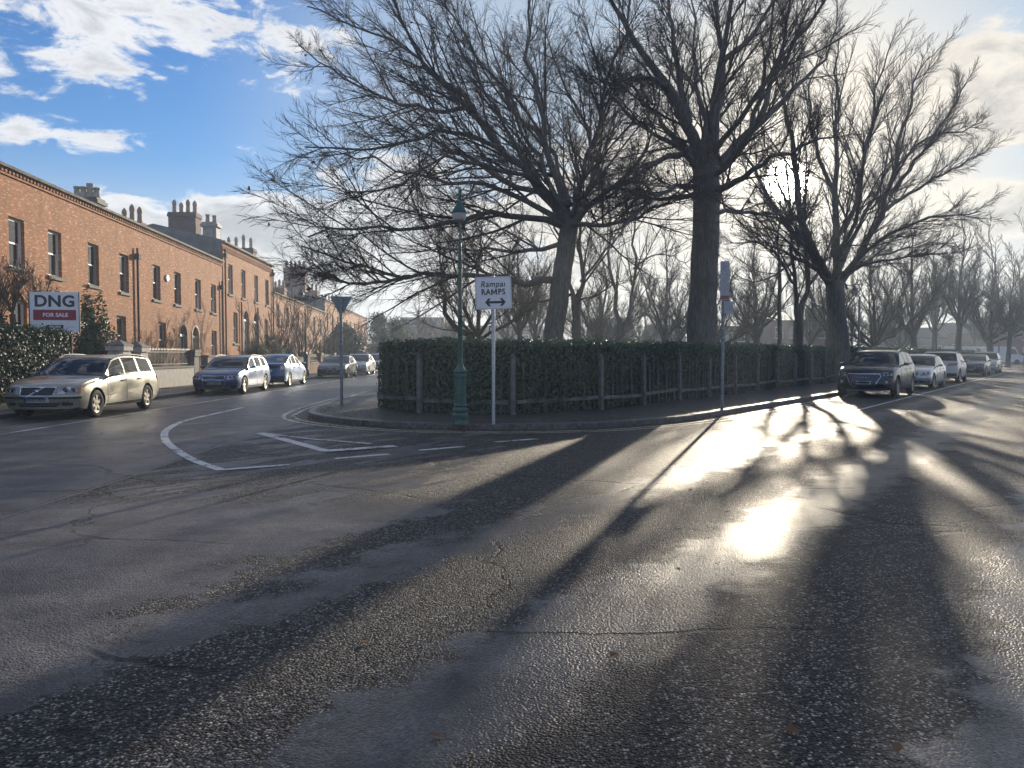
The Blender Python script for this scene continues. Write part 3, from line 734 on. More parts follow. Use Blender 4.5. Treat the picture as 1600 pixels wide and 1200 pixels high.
for i, (a, lab) in enumerate(((87.5, 'brick house with a grey gable and tall chimney behind the give way sign'), (94.2, 'distant brick terraced house just right of the give way sign'), (100.9, 'distant brick terraced house behind the big round evergreen bush'), (107.6, 'distant brick terraced house above the round evergreen, second from the far end'), (114.3, 'brick house at the far end of the terrace beside the dark conifers'))):
    terrace_house(lab, a, a + 6.7, ups=[a + 1., a + 4.2], gnds=[a + 4.2], doors=[a + 1.2], fms=('frame_grey',), curtains=(.4, 0, .5), gable_l='render_grey' if i == 0 else None, gable_r='brick_red' if i == 4 else None,
                  chimneys=[CH(x0=.05, x1=1.2, y0=2.2, y1=4.6, z0=7.5, z1=11.2 if i == 0 else 9.3, m=M['brick_red'], pots=5, pm=M['pot'], pot_h=.6, pot_r=.16)] if i in (0, 1, 3) else [], **B4)
# buildings on the far sides of the square
def far_house(label, px0, px1, py_top, Y, nwin, floors, brick, ridge=1.8, ch=(), fm='white', depth=8., rot=0., dentil=False, roof_m='slate', gl=True, doors=0):
    a, b_ = at(px0, 552, Y), at(px1, 552, Y); w = b_[0] - a[0]; zt = at((px0 + px1) / 2, py_top, Y)[2]
    fh = (zt - .6) / floors; wins = []
    for fl in range(floors):
        for i in range(nwin):
            cx = w * (i + .5) / nwin; wins.append((cx - .55, cx + .55, fl * fh + fh * .32, fl * fh + fh * .32 + min(1.7, fh * .6)))
    return house(label, (a[0], Y, 0), rot, w, depth, zt, wins, [], [], brick, fms=(fm,), curtains=(.5, .9, 0), chimneys=ch, dentil=dentil, ridge=ridge, gable_l=brick if gl else None, gable_r=brick if gl else None, name='house', roof_m=roof_m)
far_house('hazy plain gabled house beyond the park, left of the forked twin trunks', 925, 992, 512, 112, 2, 1, 'render_grey', ridge=1.6)
far_house('hazy slate roofed cottage with one chimney seen left of the thickest trunk', 1016, 1072, 527, 104, 3, 1, 'render_grey', ridge=1.9, ch=[CH(x0=3.6, x1=4.6, y0=2., y1=3.2, z0=3.4, z1=6.2, m=M['stone_dark'], pots=3, pm=M['pot'])])
far_house('hazy red brick terrace house seen between the thickest trunk and the parking sign', 1112, 1204, 510, 108, 5, 2, 'brick_red', ridge=.4)
far_house('hazy red brick house with white sash windows behind the slim forked trunk', 1206, 1318, 501, 102, 5, 2, 'brick_red', ridge=.5, ch=[CH(x0=5.5, x1=7.5, y0=2., y1=3., z0=5.6, z1=7.6, m=M['brick_red'], pots=4, pm=M['pot'])])
far_house('distant red brick house with a white bay at the right end of the street', 1566, 1640, 507, 118, 3, 2, 'brick_red', ridge=1.5)
far_house('pale low house closing the far end of the terrace street', 622, 692, 512, 150, 3, 1, 'brick_red', ridge=2.2)
far_house('low pale building beyond the vans, behind the silver saloon', 1392, 1478, 528, 124, 4, 1, 'render_grey', ridge=1.8)
far_house('low brick building beyond the vans, behind the dark saloon with round headlamps', 1482, 1560, 522, 128, 4, 1, 'brick_red', ridge=2.0)
far_house('hazy brick terrace closing the back of the park, left of the huge trunk', 700, 850, 516, 140, 8, 2, 'brick_red', ridge=1.0)
# ---------------------------------------------------------------- hedges, fences, gates and walls
def surface_points(A, B, z0, z1, n, ends=True):
    """random points + outward normals on the top and front of a wall-like volume between polylines A (front) and B (back)"""
    P, Nn = [], []
    seg = [np.linalg.norm(A[i + 1] - A[i]) for i in range(len(A) - 1)]
    h = z1 - z0
    for i in range(len(A) - 1):
        wd = np.linalg.norm(A[i] - B[i]); a, b_, c, d = A[i], A[i + 1], B[i], B[i + 1]
        t = (b_ - a) / seg[i]; nf = np.array((t[1], -t[0], 0))
        for kind, area in (('f', seg[i] * h), ('t', seg[i] * wd), ('b', seg[i] * h * .25)):
            m_ = int(n * area); u = rng.uniform(0, 1, m_)[:, None]; v = rng.uniform(0, 1, m_)[:, None]
            if kind == 'f': xy = a + (b_ - a) * u; z = z0 + h * v; nn = nf
            elif kind == 'b': xy = c + (d - c) * u; z = z0 + h * v; nn = -nf
            else: xy = (a + (b_ - a) * u) * (1 - v) + (c + (d - c) * u) * v; z = np.full_like(u, z1); nn = np.array((0, 0, 1.))
            P.append(np.hstack([xy, z])); Nn.append(np.repeat(nn[None], m_, 0))
    if ends:
        for k, s in ((0, -1), (-1, 1)):
            wd = np.linalg.norm(A[k] - B[k]); m_ = int(n * wd * h); u = rng.uniform(0, 1, m_)[:, None]
            t = nrm(A[1] - A[0]) if k == 0 else nrm(A[-1] - A[-2])
            P.append(np.hstack([A[k] + (B[k] - A[k]) * u, z0 + h * rng.uniform(0, 1, (m_, 1))])); Nn.append(np.repeat(np.array((*(t * s), 0))[None], m_, 0))
    return np.concatenate(P), np.concatenate(Nn)
def hedge(label, line, width, z0, z1, n, size, m='hedge', rough=.05, cat='hedge'):
    A = np.array(line, float); B = offset_line(A, width); cen = A.mean(0)
    root = thing('hedge', label, cat, (cen[0], cen[1], z0)); o = np.array((cen[0], cen[1]))
    A, B = A - o, B - o; h = z1 - z0
    Ai, Bi = offset_line(A, .09), offset_line(B, -.09)
    c = MB()
    for i in range(len(A) - 1):
        c.quad((*Ai[i], 0), (*Ai[i + 1], 0), (*Ai[i + 1], h - .10), (*Ai[i], h - .10)); c.quad((*Ai[i], h - .10), (*Ai[i + 1], h - .10), (*Bi[i + 1], h - .10), (*Bi[i], h - .10)); c.quad((*Bi[i], 0), (*Bi[i + 1], 0), (*Bi[i + 1], h - .10), (*Bi[i], h - .10))
    for k in (0, -1): c.quad((*Ai[k], 0), (*Bi[k], 0), (*Bi[k], h - .1), (*Ai[k], h - .1))
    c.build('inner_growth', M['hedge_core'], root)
    P, Nn = surface_points(A, B, 0., h, n)
    lump = .5 * np.sin(P[:, 0] * 2.1 + P[:, 2] * 3.) * np.sin(P[:, 1] * 1.7) + .5 * np.sin(P[:, 0] * 5.3 + 1.) * np.sin(P[:, 1] * 4.1 + P[:, 2] * 5.)
    P = P + Nn * (rng.normal(-.03, rough, (len(P), 1)) + lump[:, None] * .035)
    sprigs = rng.uniform(size=len(P)) < .03
    P[sprigs & (Nn[:, 2] > .5)] += np.array((0, 0, .05))
    link_mesh('foliage', leaf_mesh('foliage', P, size, M[m], Nn), root, 'stuff')
    return root
PATH_Z = .115
FL = [np.array(p) for p in ((-3.66, 21.1), (-2.26, 19.3), (0., 18.75), (2.3, 20.45))]
while FL[-1][1] < 41.: FL.append(FL[-1] + D2 * 2.45)
FL = np.array(FL) * .925
hedge('long clipped green hedge round the park corner behind the posts', smooth_poly(FL, 2), 1.25, PATH_Z, 1.77, 620, .052)
F2s = FL[-1] + D2 * .9
hedge('clipped hedge further along the park behind the parked cars', [F2s - N2 * .1, F2s + D2 * 12 - N2 * .1, F2s + D2 * 58 - N2 * .1], 1.2, PATH_Z, 1.78, 260, .06)
fence = thing('fence', 'low fence of concrete posts and pales standing in the corner hedge', 'fence', (0, 18.75, PATH_Z))
fo = np.array((0, 18.75))
def seg_obj(name, me, p, ang, parent, z=0.):
    o = link_mesh(name, me, parent); o.location = (p[0], p[1], z); o.rotation_euler = (0, 0, ang); return o
post_me = MB().box(-.05, .05, -.05, .05, 0, 1.33).add([(-.05, -.05, 1.33), (.05, -.05, 1.33), (.05, .05, 1.33), (-.05, .05, 1.33), (0, 0, 1.38)], [(0, 1, 4), (1, 2, 4), (2, 3, 4), (3, 0, 4)]).mesh('post', M['concrete'])
pale_me = MB().add([(-.035, -.01, .02), (.035, -.01, .02), (.035, .01, .02), (-.035, .01, .02), (-.035, -.01, 1.15), (.035, -.01, 1.15), (.035, .01, 1.15), (-.035, .01, 1.15), (0, -.01, 1.2), (0, .01, 1.2)],
                   [(0, 1, 5, 8, 4), (3, 7, 9, 6, 2), (0, 4, 7, 3), (1, 2, 6, 5), (4, 8, 9, 7), (8, 5, 6, 9)]).mesh('pale', M['pale_wood'])
for i in range(len(FL)):
    q = FL[i] - fo; d = FL[min(i + 1, len(FL) - 1)] - FL[max(i - 1, 0)]; a = math.atan2(d[1], d[0])
    nq = np.array((d[1], -d[0])) / np.linalg.norm(d)
    if i > 0: seg_obj('post', post_me, q + nq * .085, a, fence)
    if i == len(FL) - 1: break
    s = FL[i + 1] - FL[i]; L = np.linalg.norm(s); u = s / L; nn = np.array((u[1], -u[0])); an = math.atan2(u[1], u[0])
    rail = MB().box(.07, L - .07, -.02, .02, 0, .085).mesh('rail', M['concrete'])
    o = seg_obj('rail', rail, q + nn * .07, an, fence, .24 + .01 * (i % 2)); o.rotation_euler = (0, R((-1.3, .6, -.5, .9)[i % 4]), an)
    for k in range(13 if i < 7 else 8):
        n_ = 13 if i < 7 else 8; t = (k + .5) / n_ * L
        o = seg_obj('pale', pale_me, q + u * t + nn * (-.01 if (k * 7 + i) % 3 else .045), an, fence); o.rotation_euler = (0, R(rng.uniform(-2.5, 2.5)), an); o.scale.z = rng.uniform(.86, 1.05)
# the other side of the park road, outside the photograph's frame to the right
FR = np.array([N2 * 5.2 + D2 * t for t in (14., 60., 128.)])
FA, FB = FR, FR + N2 * 2.2
b = MB(); strip(b, FA, FB, .115); strip(b, FA - N2 * .001, FA, .0)
for i in range(2): b.quad((*FA[i], 0), (*FA[i + 1], 0), (*FA[i + 1], .115), (*FA[i], .115))
b.build('footpath_opposite', M['footpath'], None, kind='structure')
# left side: privet hedge, railings, piers
GX = -13.62
hedge('tall dark privet hedge at the left edge beside the silver estate car', [(GX, 12.5), (GX, 18.), (GX, 23.7)], 1.5, PATH_Z, 2.18, 520, .06, 'hedge_dark', .07)
# note: the line runs away from the camera, so its width goes into the garden
def low_wall(label, y0, y1, h, m='stone_dark', th=.3, railing=0., name='garden_wall', cop=True, cat='wall'):
    root = thing(name, label, cat, (GX - th / 2, (y0 + y1) / 2, PATH_Z)); L = (y1 - y0) / 2
    MB().box(-th / 2, th / 2, -L, L, 0, h - .08 if cop else h).build('wall_body', M[m], root)
    if cop: MB().box(-th / 2 - .04, th / 2 + .04, -L, L, h - .078, h).build('coping', M['sill'], root)
    if railing:
        MB().box(-.02, .02, -L, L, h + railing - .16, h + railing - .13).build('rail', M['black_metal'], root)
        MB().box(-.02, .02, -L, L, h + .08, h + .11).build('rail', M['black_metal'], root)
        b = MB(); n = int(2 * L / .125)
        for i in range(n):
            y = -L + (i + .5) * 2 * L / n; b.box(-.010, .010, y - .010, y + .010, h, h + railing - .07)
            b.add([(-.016, y - .016, h + railing - .07), (.016, y - .016, h + railing - .07), (.016, y + .016, h + railing - .07), (-.016, y + .016, h + railing - .07), (0, y, h + railing + .03)], [(0, 1, 4), (1, 2, 4), (2, 3, 4), (3, 0, 4)])
        b.build('railing_bars', M['black_metal'], root, kind='stuff')
    return root
def pier(label, y, w, h, m='stone', cap='pyramid', cm='stone_dark', x=None):
    root = thing('gate_pier', label, 'gate pier', ((GX - w / 2) if x is None else x, y, PATH_Z)); k = w / 2
    b = MB(); b.box(-k - .03, k + .03, -k - .03, k + .03, 0, .22); b.box(-k, k, -k, k, .22, h - .42); b.box(-k + .02, k - .02, -k + .02, k - .02, h - .42, h - .36); b.box(-k - .05, k + .05, -k - .05, k + .05, h - .36, h - .2)
    b.build('pier_shaft', M[m], root)
    c = MB(); q = k + .07
    if cap == 'pyramid': c.add([(-q, -q, h - .2), (q, -q, h - .2), (q, q, h - .2), (-q, q, h - .2), (-q, -q, h - .15), (q, -q, h - .15), (q, q, h - .15), (-q, q, h - .15), (0, 0, h + .04)], [(0, 1, 5, 4), (1, 2, 6, 5), (2, 3, 7, 6), (3, 0, 4, 7), (4, 5, 8), (5, 6, 8), (6, 7, 8), (7, 4, 8)])
    else: c.box(-q, q, -q, q, h - .2, h - .08)
    c.build('pier_cap', M[cm], root)
    return root
low_wall('dark railing on a low wall between the privet hedge and the granite gate pier', 23.75, 26.85, .55, railing=.75)
pier('granite gate pier with pyramid cap, left one of the pair behind the silver estate', 27.2, .56, 1.84)
pier('granite gate pier with pyramid cap, the right one of the pair beside the iron railings', 28.5, .56, 1.80)
gt = thing('iron_gate', 'black iron garden gate between the two granite piers', 'gate', (GX - .28, 27.85, PATH_Z))
b = MB()
for i in range(6): b.box(-.01, .01, -.34 + i * .125, -.32 + i * .125, .08, 1.25)
b.build('gate_bars', M['black_metal'], gt, kind='stuff')
MB().box(-.015, .015, -.36, .36, .1, .14).box(-.015, .015, -.36, .36, 1.05, 1.09).build('gate_frame', M['black_metal'], gt)
low_wall('rendered low wall topped by tall black railings right of the granite piers', 28.82, 32.9, .86, 'stone', railing=.72)
pier('square dark stone pier at the end of the tall black railings', 33.2, .5, 1.62, 'stone_dark', 'flat')
low_wall('weathered stone wall behind the two blue parked cars', 34.4, 43.5, 1.30, 'stone_dark')
low_wall('low stone wall in front of the tall brick pair', 44.6, 51.2, 1.15, 'stone_dark')
pier('brick gate pier beside the swan neck lamp post, nearest of three', 51.6, .5, 1.55, 'brick_red', 'flat')
pier('brick gate pier in the middle of three past the lamp post', 55., .5, 1.5, 'brick_red', 'flat')
pier('brick gate pier furthest of three, half behind the dark coupe', 59., .5, 1.5, 'brick_red', 'flat')
low_wall('low wall with short railings between the first two brick piers', 51.9, 54.7, .8, 'brick_red', railing=.5)
low_wall('low wall with short railings between the last two brick piers', 55.3, 58.7, .8, 'brick_red', railing=.5)
low_wall('long low brick wall of the far terrace gardens', 59.3, 100., 1.2, 'brick_red')
bx = thing('wheelie_bin', 'dark wheeled bin behind the tall black railings', 'bin', (GX - 1.0, 31.0, .16))
b = MB(); b.add([(-.25, -.25, .08), (.25, -.25, .08), (.25, .25, .08), (-.25, .25, .08), (-.29, -.3, .95), (.29, -.3, .95), (.29, .3, .95), (-.29, .3, .95)], [(0, 3, 2, 1), (4, 5, 6, 7), (0, 1, 5, 4), (1, 2, 6, 5), (2, 3, 7, 6), (3, 0, 4, 7)])
b.build('bin_body', M['gutter'], bx); MB().box(-.31, .31, -.32, .34, .952, 1.02).build('lid', M['black_metal'], bx)
for s in (-1, 1): MB().tube([(s * .2, .22, .1), (s * .27, .22, .1)], .1, 14).build('wheel', M['black_metal'], bx)

# ---------------------------------------------------------------- signs and lamps
def sign_pole(root, h, r, m): return MB().lathe([(r, 0), (r, h - .02), (r * .8, h)], 14).build('pole', m, root, smooth=True)
g0 = gnd(771, 663, PATH_Z); rs = thing('ramps_sign', 'white square road sign reading Rampai RAMPS with a double arrow on a grey pole', 'road sign', g0, R(4))
sign_pole(rs, 2.88, .034, M['galv'])
b = MB(); 
def rrect(w, h, r, n=4): return [(sx * (w / 2 - r) + r * math.cos(a), sz * (h / 2 - r) + r * math.sin(a)) for sx, sz, a0 in ((1, 1, 0), (-1, 1, 90), (-1, -1, 180), (1, -1, 270)) for a in np.radians(np.linspace(a0, a0 + 90, n))]
def plate(poly, y0, y1, cx=0, cz=0, rot=0.):
    b = MB(); c, s = math.cos(rot), math.sin(rot); n = len(poly)
    P = [(cx + x * c - z * s, cz + x * s + z * c) for x, z in poly]
    return b.add([(x, y0, z) for x, z in P] + [(x, y1, z) for x, z in P], [tuple(range(n)), tuple(range(n, 2 * n))[::-1]] + [(i, (i + 1) % n, n + (i + 1) % n, n + i) for i in range(n)])
SZ = 2.55; TL = R(2.2)
board = plate(rrect(.70, .625, .03), -.062, -.045, 0, SZ, TL).build('sign_plate', M['sign_white'], rs)
P0, P1 = rrect(.70, .625, .03), rrect(.715, .635, .02)
def ring(P, Q, y, cx, cz, rot):
    b = MB(); c, s = math.cos(rot), math.sin(rot); n = len(P)
    T = lambda p: (cx + p[0] * c - p[1] * s, y, cz + p[0] * s + p[1] * c)
    return b.add([T(p) for p in P] + [T(q) for q in Q], [(i, (i + 1) % n, n + (i + 1) % n, n + i) for i in range(n)])
ring(rrect(.675, .60, .02), rrect(.663, .588, .018), -.0645, 0, SZ, TL).build('sign_border', M['frame_grey'], board)
def TM(x, z, y, rot=0.): return Matrix.Translation((x, y, z)) @ Matrix.Rotation(-rot, 4, 'Y') @ Matrix.Rotation(R(90), 4, 'X')
def on_plate(x, z): c, s = math.cos(TL), math.sin(TL); return x * c - z * s, SZ + x * s + z * c
x, z = on_plate(-.01, .165); text_mesh('lettering', 'Rampa\u0131', .16, M['sign_black'], board, TM(x, z, -.0655, TL), bold=.0015, shear=.22, wscale=.93, space=1.1)
for tx, body_ in ((-.146, 'RA'), (.158, 'PS')):
    x, z = on_plate(tx, .015); text_mesh('lettering', body_, .155, M['sign_black'], board, TM(x, z, -.0655, TL), bold=.003, wscale=.88, space=1.12)
mw, mh, mt = .108, .108, .022
mm = [(-mw / 2, -mh / 2), (-mw / 2, mh / 2), (-mw / 2 + mt * 1.15, mh / 2), (0, -mh * .08), (mw / 2 - mt * 1.15, mh / 2), (mw / 2, mh / 2), (mw / 2, -mh / 2), (mw / 2 - mt, -mh / 2), (mw / 2 - mt, mh * .17), (0, -mh * .40), (-mw / 2 + mt, mh * .17), (-mw / 2 + mt, -mh / 2)]
x, z = on_plate(.012, .015); plate(mm, -.0675, -.0635, x, z, TL).build('lettering', M['sign_black'], board)
arrow = [(-.20, 0), (-.135, .075), (-.085, .075), (-.125, .022), (.125, .022), (.085, .075), (.135, .075), (.20, 0), (.135, -.075), (.085, -.075), (.125, -.022), (-.125, -.022), (-.085, -.075), (-.135, -.075)]
x, z = on_plate(.03, -.18); plate(arrow, -.067, -.0635, x, z, TL).build('double_arrow', M['sign_black'], board)
for dz in (-.17, .17): MB().box(-.10, .10, -.044, -.030, SZ + dz - .02, SZ + dz + .02).build('bracket', M['galv'], rs)
# give way sign seen from behind
g0 = gnd(534, 633, PATH_Z); gs = thing('give_way_sign', 'grey back of a triangular give way sign on a steel pole', 'road sign', g0, R(6))
sign_pole(gs, 2.86, .042, M['galv_dark'])
tri = [(-.285, 0), (-.27, .02), (.27, .02), (.285, 0), (.015, -.515), (-.015, -.515)]
tp = plate(tri, .050, .062, 0, 2.88).build('sign_plate', M['galv_dark'], gs)
plate([(x * .94, z * .94 - .008) for x, z in tri], .0625, .065, 0, 2.88).build('front_face', M['sign_white'], tp)
for dz in (-.06, -.3): MB().box(-.13 if dz > -.1 else -.07, .13 if dz > -.1 else .07, .032, .048, 2.88 + dz - .02, 2.88 + dz + .02).build('bracket', M['galv_dark'], gs)
# parking sign on the right
g0 = gnd(1128, 641, PATH_Z); ps = thing('parking_sign', 'tall narrow parking notice with a small side plate on a grey pole', 'road sign', g0, R(-14))
sign_pole(ps, 3.56, .04, M['galv_dark'])
pb = plate(rrect(.21, .92, .02), -.058, -.044, .03, 3.14).build('sign_plate', M['sign_grey'], ps)
MB().box(-.072, .132, -.0605, -.0585, 2.69, 2.775).build('red_band', M['sign_red_dulled'], pb)
ring([(.07 * math.cos(a), .09 * math.sin(a)) for a in np.linspace(0, 6.28, 24)], [(.06 * math.cos(a), .08 * math.sin(a)) for a in np.linspace(0, 6.28, 24)], -.0605, .03, 3.47, 0).build('symbol_ring', M['frame_grey'], pb)
text_mesh('lettering', 'P', .12, M['frame_grey'], pb, TM(.03, 3.47, -.0605), bold=.004)
for k, wd in enumerate((.15, .10, .14, .08, .14, .12, .06)): MB().box(.03 - wd / 2, .03 + wd / 2, -.0602, -.0584, 3.28 - k * .07, 3.29 - k * .07).build('print_line', M['frame_grey'], pb)
p2 = plate(rrect(.22, .29, .02), -.058, -.046, .13, 2.49).build('side_plate', M['sign_grey'], ps)
for k, wd in enumerate((.11, .14, .10)): MB().box(.13 - wd / 2, .13 + wd / 2, -.0602, -.0584, 2.57 - k * .065, 2.58 - k * .065).build('print_line', M['frame_grey'], p2)
# street lamps
def lamp_meshes():
    base = MB().lathe([(.19, 0), (.19, .05), (.178, .10), (.185, .16), (.185, .22), (.165, .25), (.150, .27), (.172, .30), (.175, .335), (.150, .36), (.133, .39), (.150, .42), (.146, .45), (.130, .47), (.128, 1.02), (.145, 1.05), (.150, 1.09), (.142, 1.13), (.152, 1.15), (.158, 1.18), (.12, 1.22), (.085, 1.27), (.062, 1.36)], 24).mesh('base', M['green_metal'], True, 25)
    col_ = MB().lathe([(.058, 1.34), (.052, 2.35), (.060, 2.37), (.060, 2.43), (.046, 2.45), (.042, 3.45), (.052, 3.47), (.052, 3.58), (.036, 3.60), (.030, 4.0), (.026, 4.02)], 16).mesh('column', M['green_metal'], True, 25)
    return base, col_
lb, lc = lamp_meshes()
def street_lamp(label, loc, rotz, sc=1., group='swan neck street lamps', lit=False):
    root = thing('street_lamp', label, 'street lamp', loc, rotz, group)
    link_mesh('base', lb, root); link_mesh('column', lc, root)
    # the neck rises from the column, leans back, arches over and drops to the lantern above the column
    a = [(0, 0, 3.98), (-.03, 0, 4.25), (-.16, 0, 4.55), (-.24, 0, 4.82), (-.20, 0, 5.08), (-.05, 0, 5.22), (.12, 0, 5.18), (.21, 0, 5.02), (.22, 0, 4.86)]
    MB().tube(smooth_poly3(a), .019, 8).build('swan_neck', M['green_metal'], root, smooth=True)
    MB().lathe([(.02, 4.90), (.05, 4.88), (.06, 4.83), (.10, 4.78), (.155, 4.68), (.17, 4.64), (.165, 4.62)], 20, (.22, 0, 0)).build('lantern_hood', M['green_metal'], root, smooth=True)
    MB().lathe([(.155, 4.62), (.155, 4.56), (.13, 4.48), (.07, 4.44), (.01, 4.43)], 20, (.22, 0, 0)).build('lantern_globe', M['lamp_glass'], root, smooth=True)
    root.scale = (sc, sc, sc)
    return root
def smooth_poly3(P): return [tuple(p) for p in catmull(P, 28)]
street_lamp('green cast iron street lamp on the corner footpath in front of the hedge', gnd(719.5, 663, PATH_Z), R(-90), .875)
street_lamp('green swan neck lamp post on the terrace footpath past the blue cars', (-12.75, 47.5, PATH_Z), R(180), 1.08)
def pole_lamp(label, loc, h, rotz):
    root = thing('street_lamp', label, 'street lamp', loc, rotz, 'plain lamps along the park road')
    MB().lathe([(.09, 0), (.09, .9), (.065, 1.), (.055, h - .5), (.05, h - .35)], 12).build('column', M['galv_dark'], root, smooth=True)
    MB().tube([(0, 0, h - .4), (-.08, 0, h - .25), (-.2, 0, h - .12), (-.28, 0, h - .05)], .025, 8).build('arm', M['galv_dark'], root, smooth=True)
    MB().lathe([(.03, .28), (.07, .22), (.16, .08), (.2, .02), (.2, 0)], 14, (-.28, 0, h - .05)).build('lantern_hood', M['galv_dark'], root, smooth=True)
    MB().lathe([(.18, 0), (.17, -.08), (.10, -.14), (.02, -.16)], 14, (-.28, 0, h - .051)).build('lantern_globe', M['lamp_glass'], root, smooth=True)
p = at(1359, 552, 41.); pole_lamp('grey lamp post rising above the hedge left of the black parked car', (p[0] - .6, 41, .115), 4.75, 0)
p = at(1569, 552, 72.); pole_lamp('small distant lamp post by the end of the park hedge', (p[0] - .5, 72, .115), 4.0, 0)
# estate agent's board
bo = at(85, 488, 24.6); fs = thing('for_sale_board', 'white estate agent board with a red FOR SALE band above the left hedge', 'sign board', (bo[0], 24.6, .16), R(10))
zc = bo[2] - .16
for s in (-.45, .45): MB().box(s - .03, s + .03, .055, .11, 0, zc + .62).build('timber_post', M['pale_wood'], fs)
fb = MB().box(-.72, .72, .0, .05, zc - .645, zc + .645).build('board', M['sign_white'], fs)
MB().box(-.745, -.722, -.01, .06, zc - .66, zc + .66).box(.722, .745, -.01, .06, zc - .66, zc + .66).build('board_edge', M['gutter'], fb)
text_mesh('lettering', 'DNG', .50, M['sign_navy'], fb, TM(.01, zc + .34, -.003), bold=.016, wscale=1.04, space=1.05)
MB().box(-.62, .64, -.006, -.002, zc - .25, zc + .08).build('red_band', M['sign_red'], fb)
text_mesh('lettering', 'FOR SALE', .165, M['sign_white'], fb, TM(.03, zc - .088, -.0085), bold=.006, wscale=1.05)
MB().box(-.24, .26, -.006, -.002, zc - .52, zc - .40).build('navy_band', M['sign_navy'], fb)
text_mesh('lettering', '490 3600', .09, M['sign_white'], fb, TM(.01, zc - .46, -.0085), bold=.002)
for s in (-.44, .46): MB().box(s - .16, s + .16, -.004, -.002, zc - .475, zc - .465).build('print_line', M['frame_grey'], fb)
# ---------------------------------------------------------------- cars
def paint(name, c, metal=.6, rough=.32): return mat(name, c, rough, metal, var=.05, vscale=2., coat=.6)
M['tyre'] = mat('tyre_rubber', (.016, .016, .017), .75, var=.3, vscale=20)
M['rim'] = mat('alloy_rim', (.55, .53, .48), .3, .85)
M['well'] = mat('wheel_well', (.008, .008, .009), .9)
M['plastic'] = mat('black_plastic', (.022, .022, .024), .5, var=.2)
M['rubber'] = mat('window_rubber', (.012, .012, .013), .45)
M['carglass'] = mat('car_glass', (.010, .014, .018), .03, spec=.5)
M['chrome'] = mat('chrome', (.62, .63, .65), .14, 1.)
M['lamp_clear'] = mat('headlamp_cover', (.36, .37, .39), .06, .45, coat=1.)
M['lamp_dark'] = mat('headlamp_reflector', (.06, .06, .07), .1, .6)
M['lamp_red'] = mat('tail_lamp', (.22, .010, .008), .15, coat=1.)
M['lamp_amber'] = mat('indicator_lamp', (.55, .20, .04), .15, coat=1.)
M['plate'] = mat('number_plate_white', (.68, .68, .68), .4)
M['plate_blue'] = mat('number_plate_blue', (.02, .05, .3), .4)

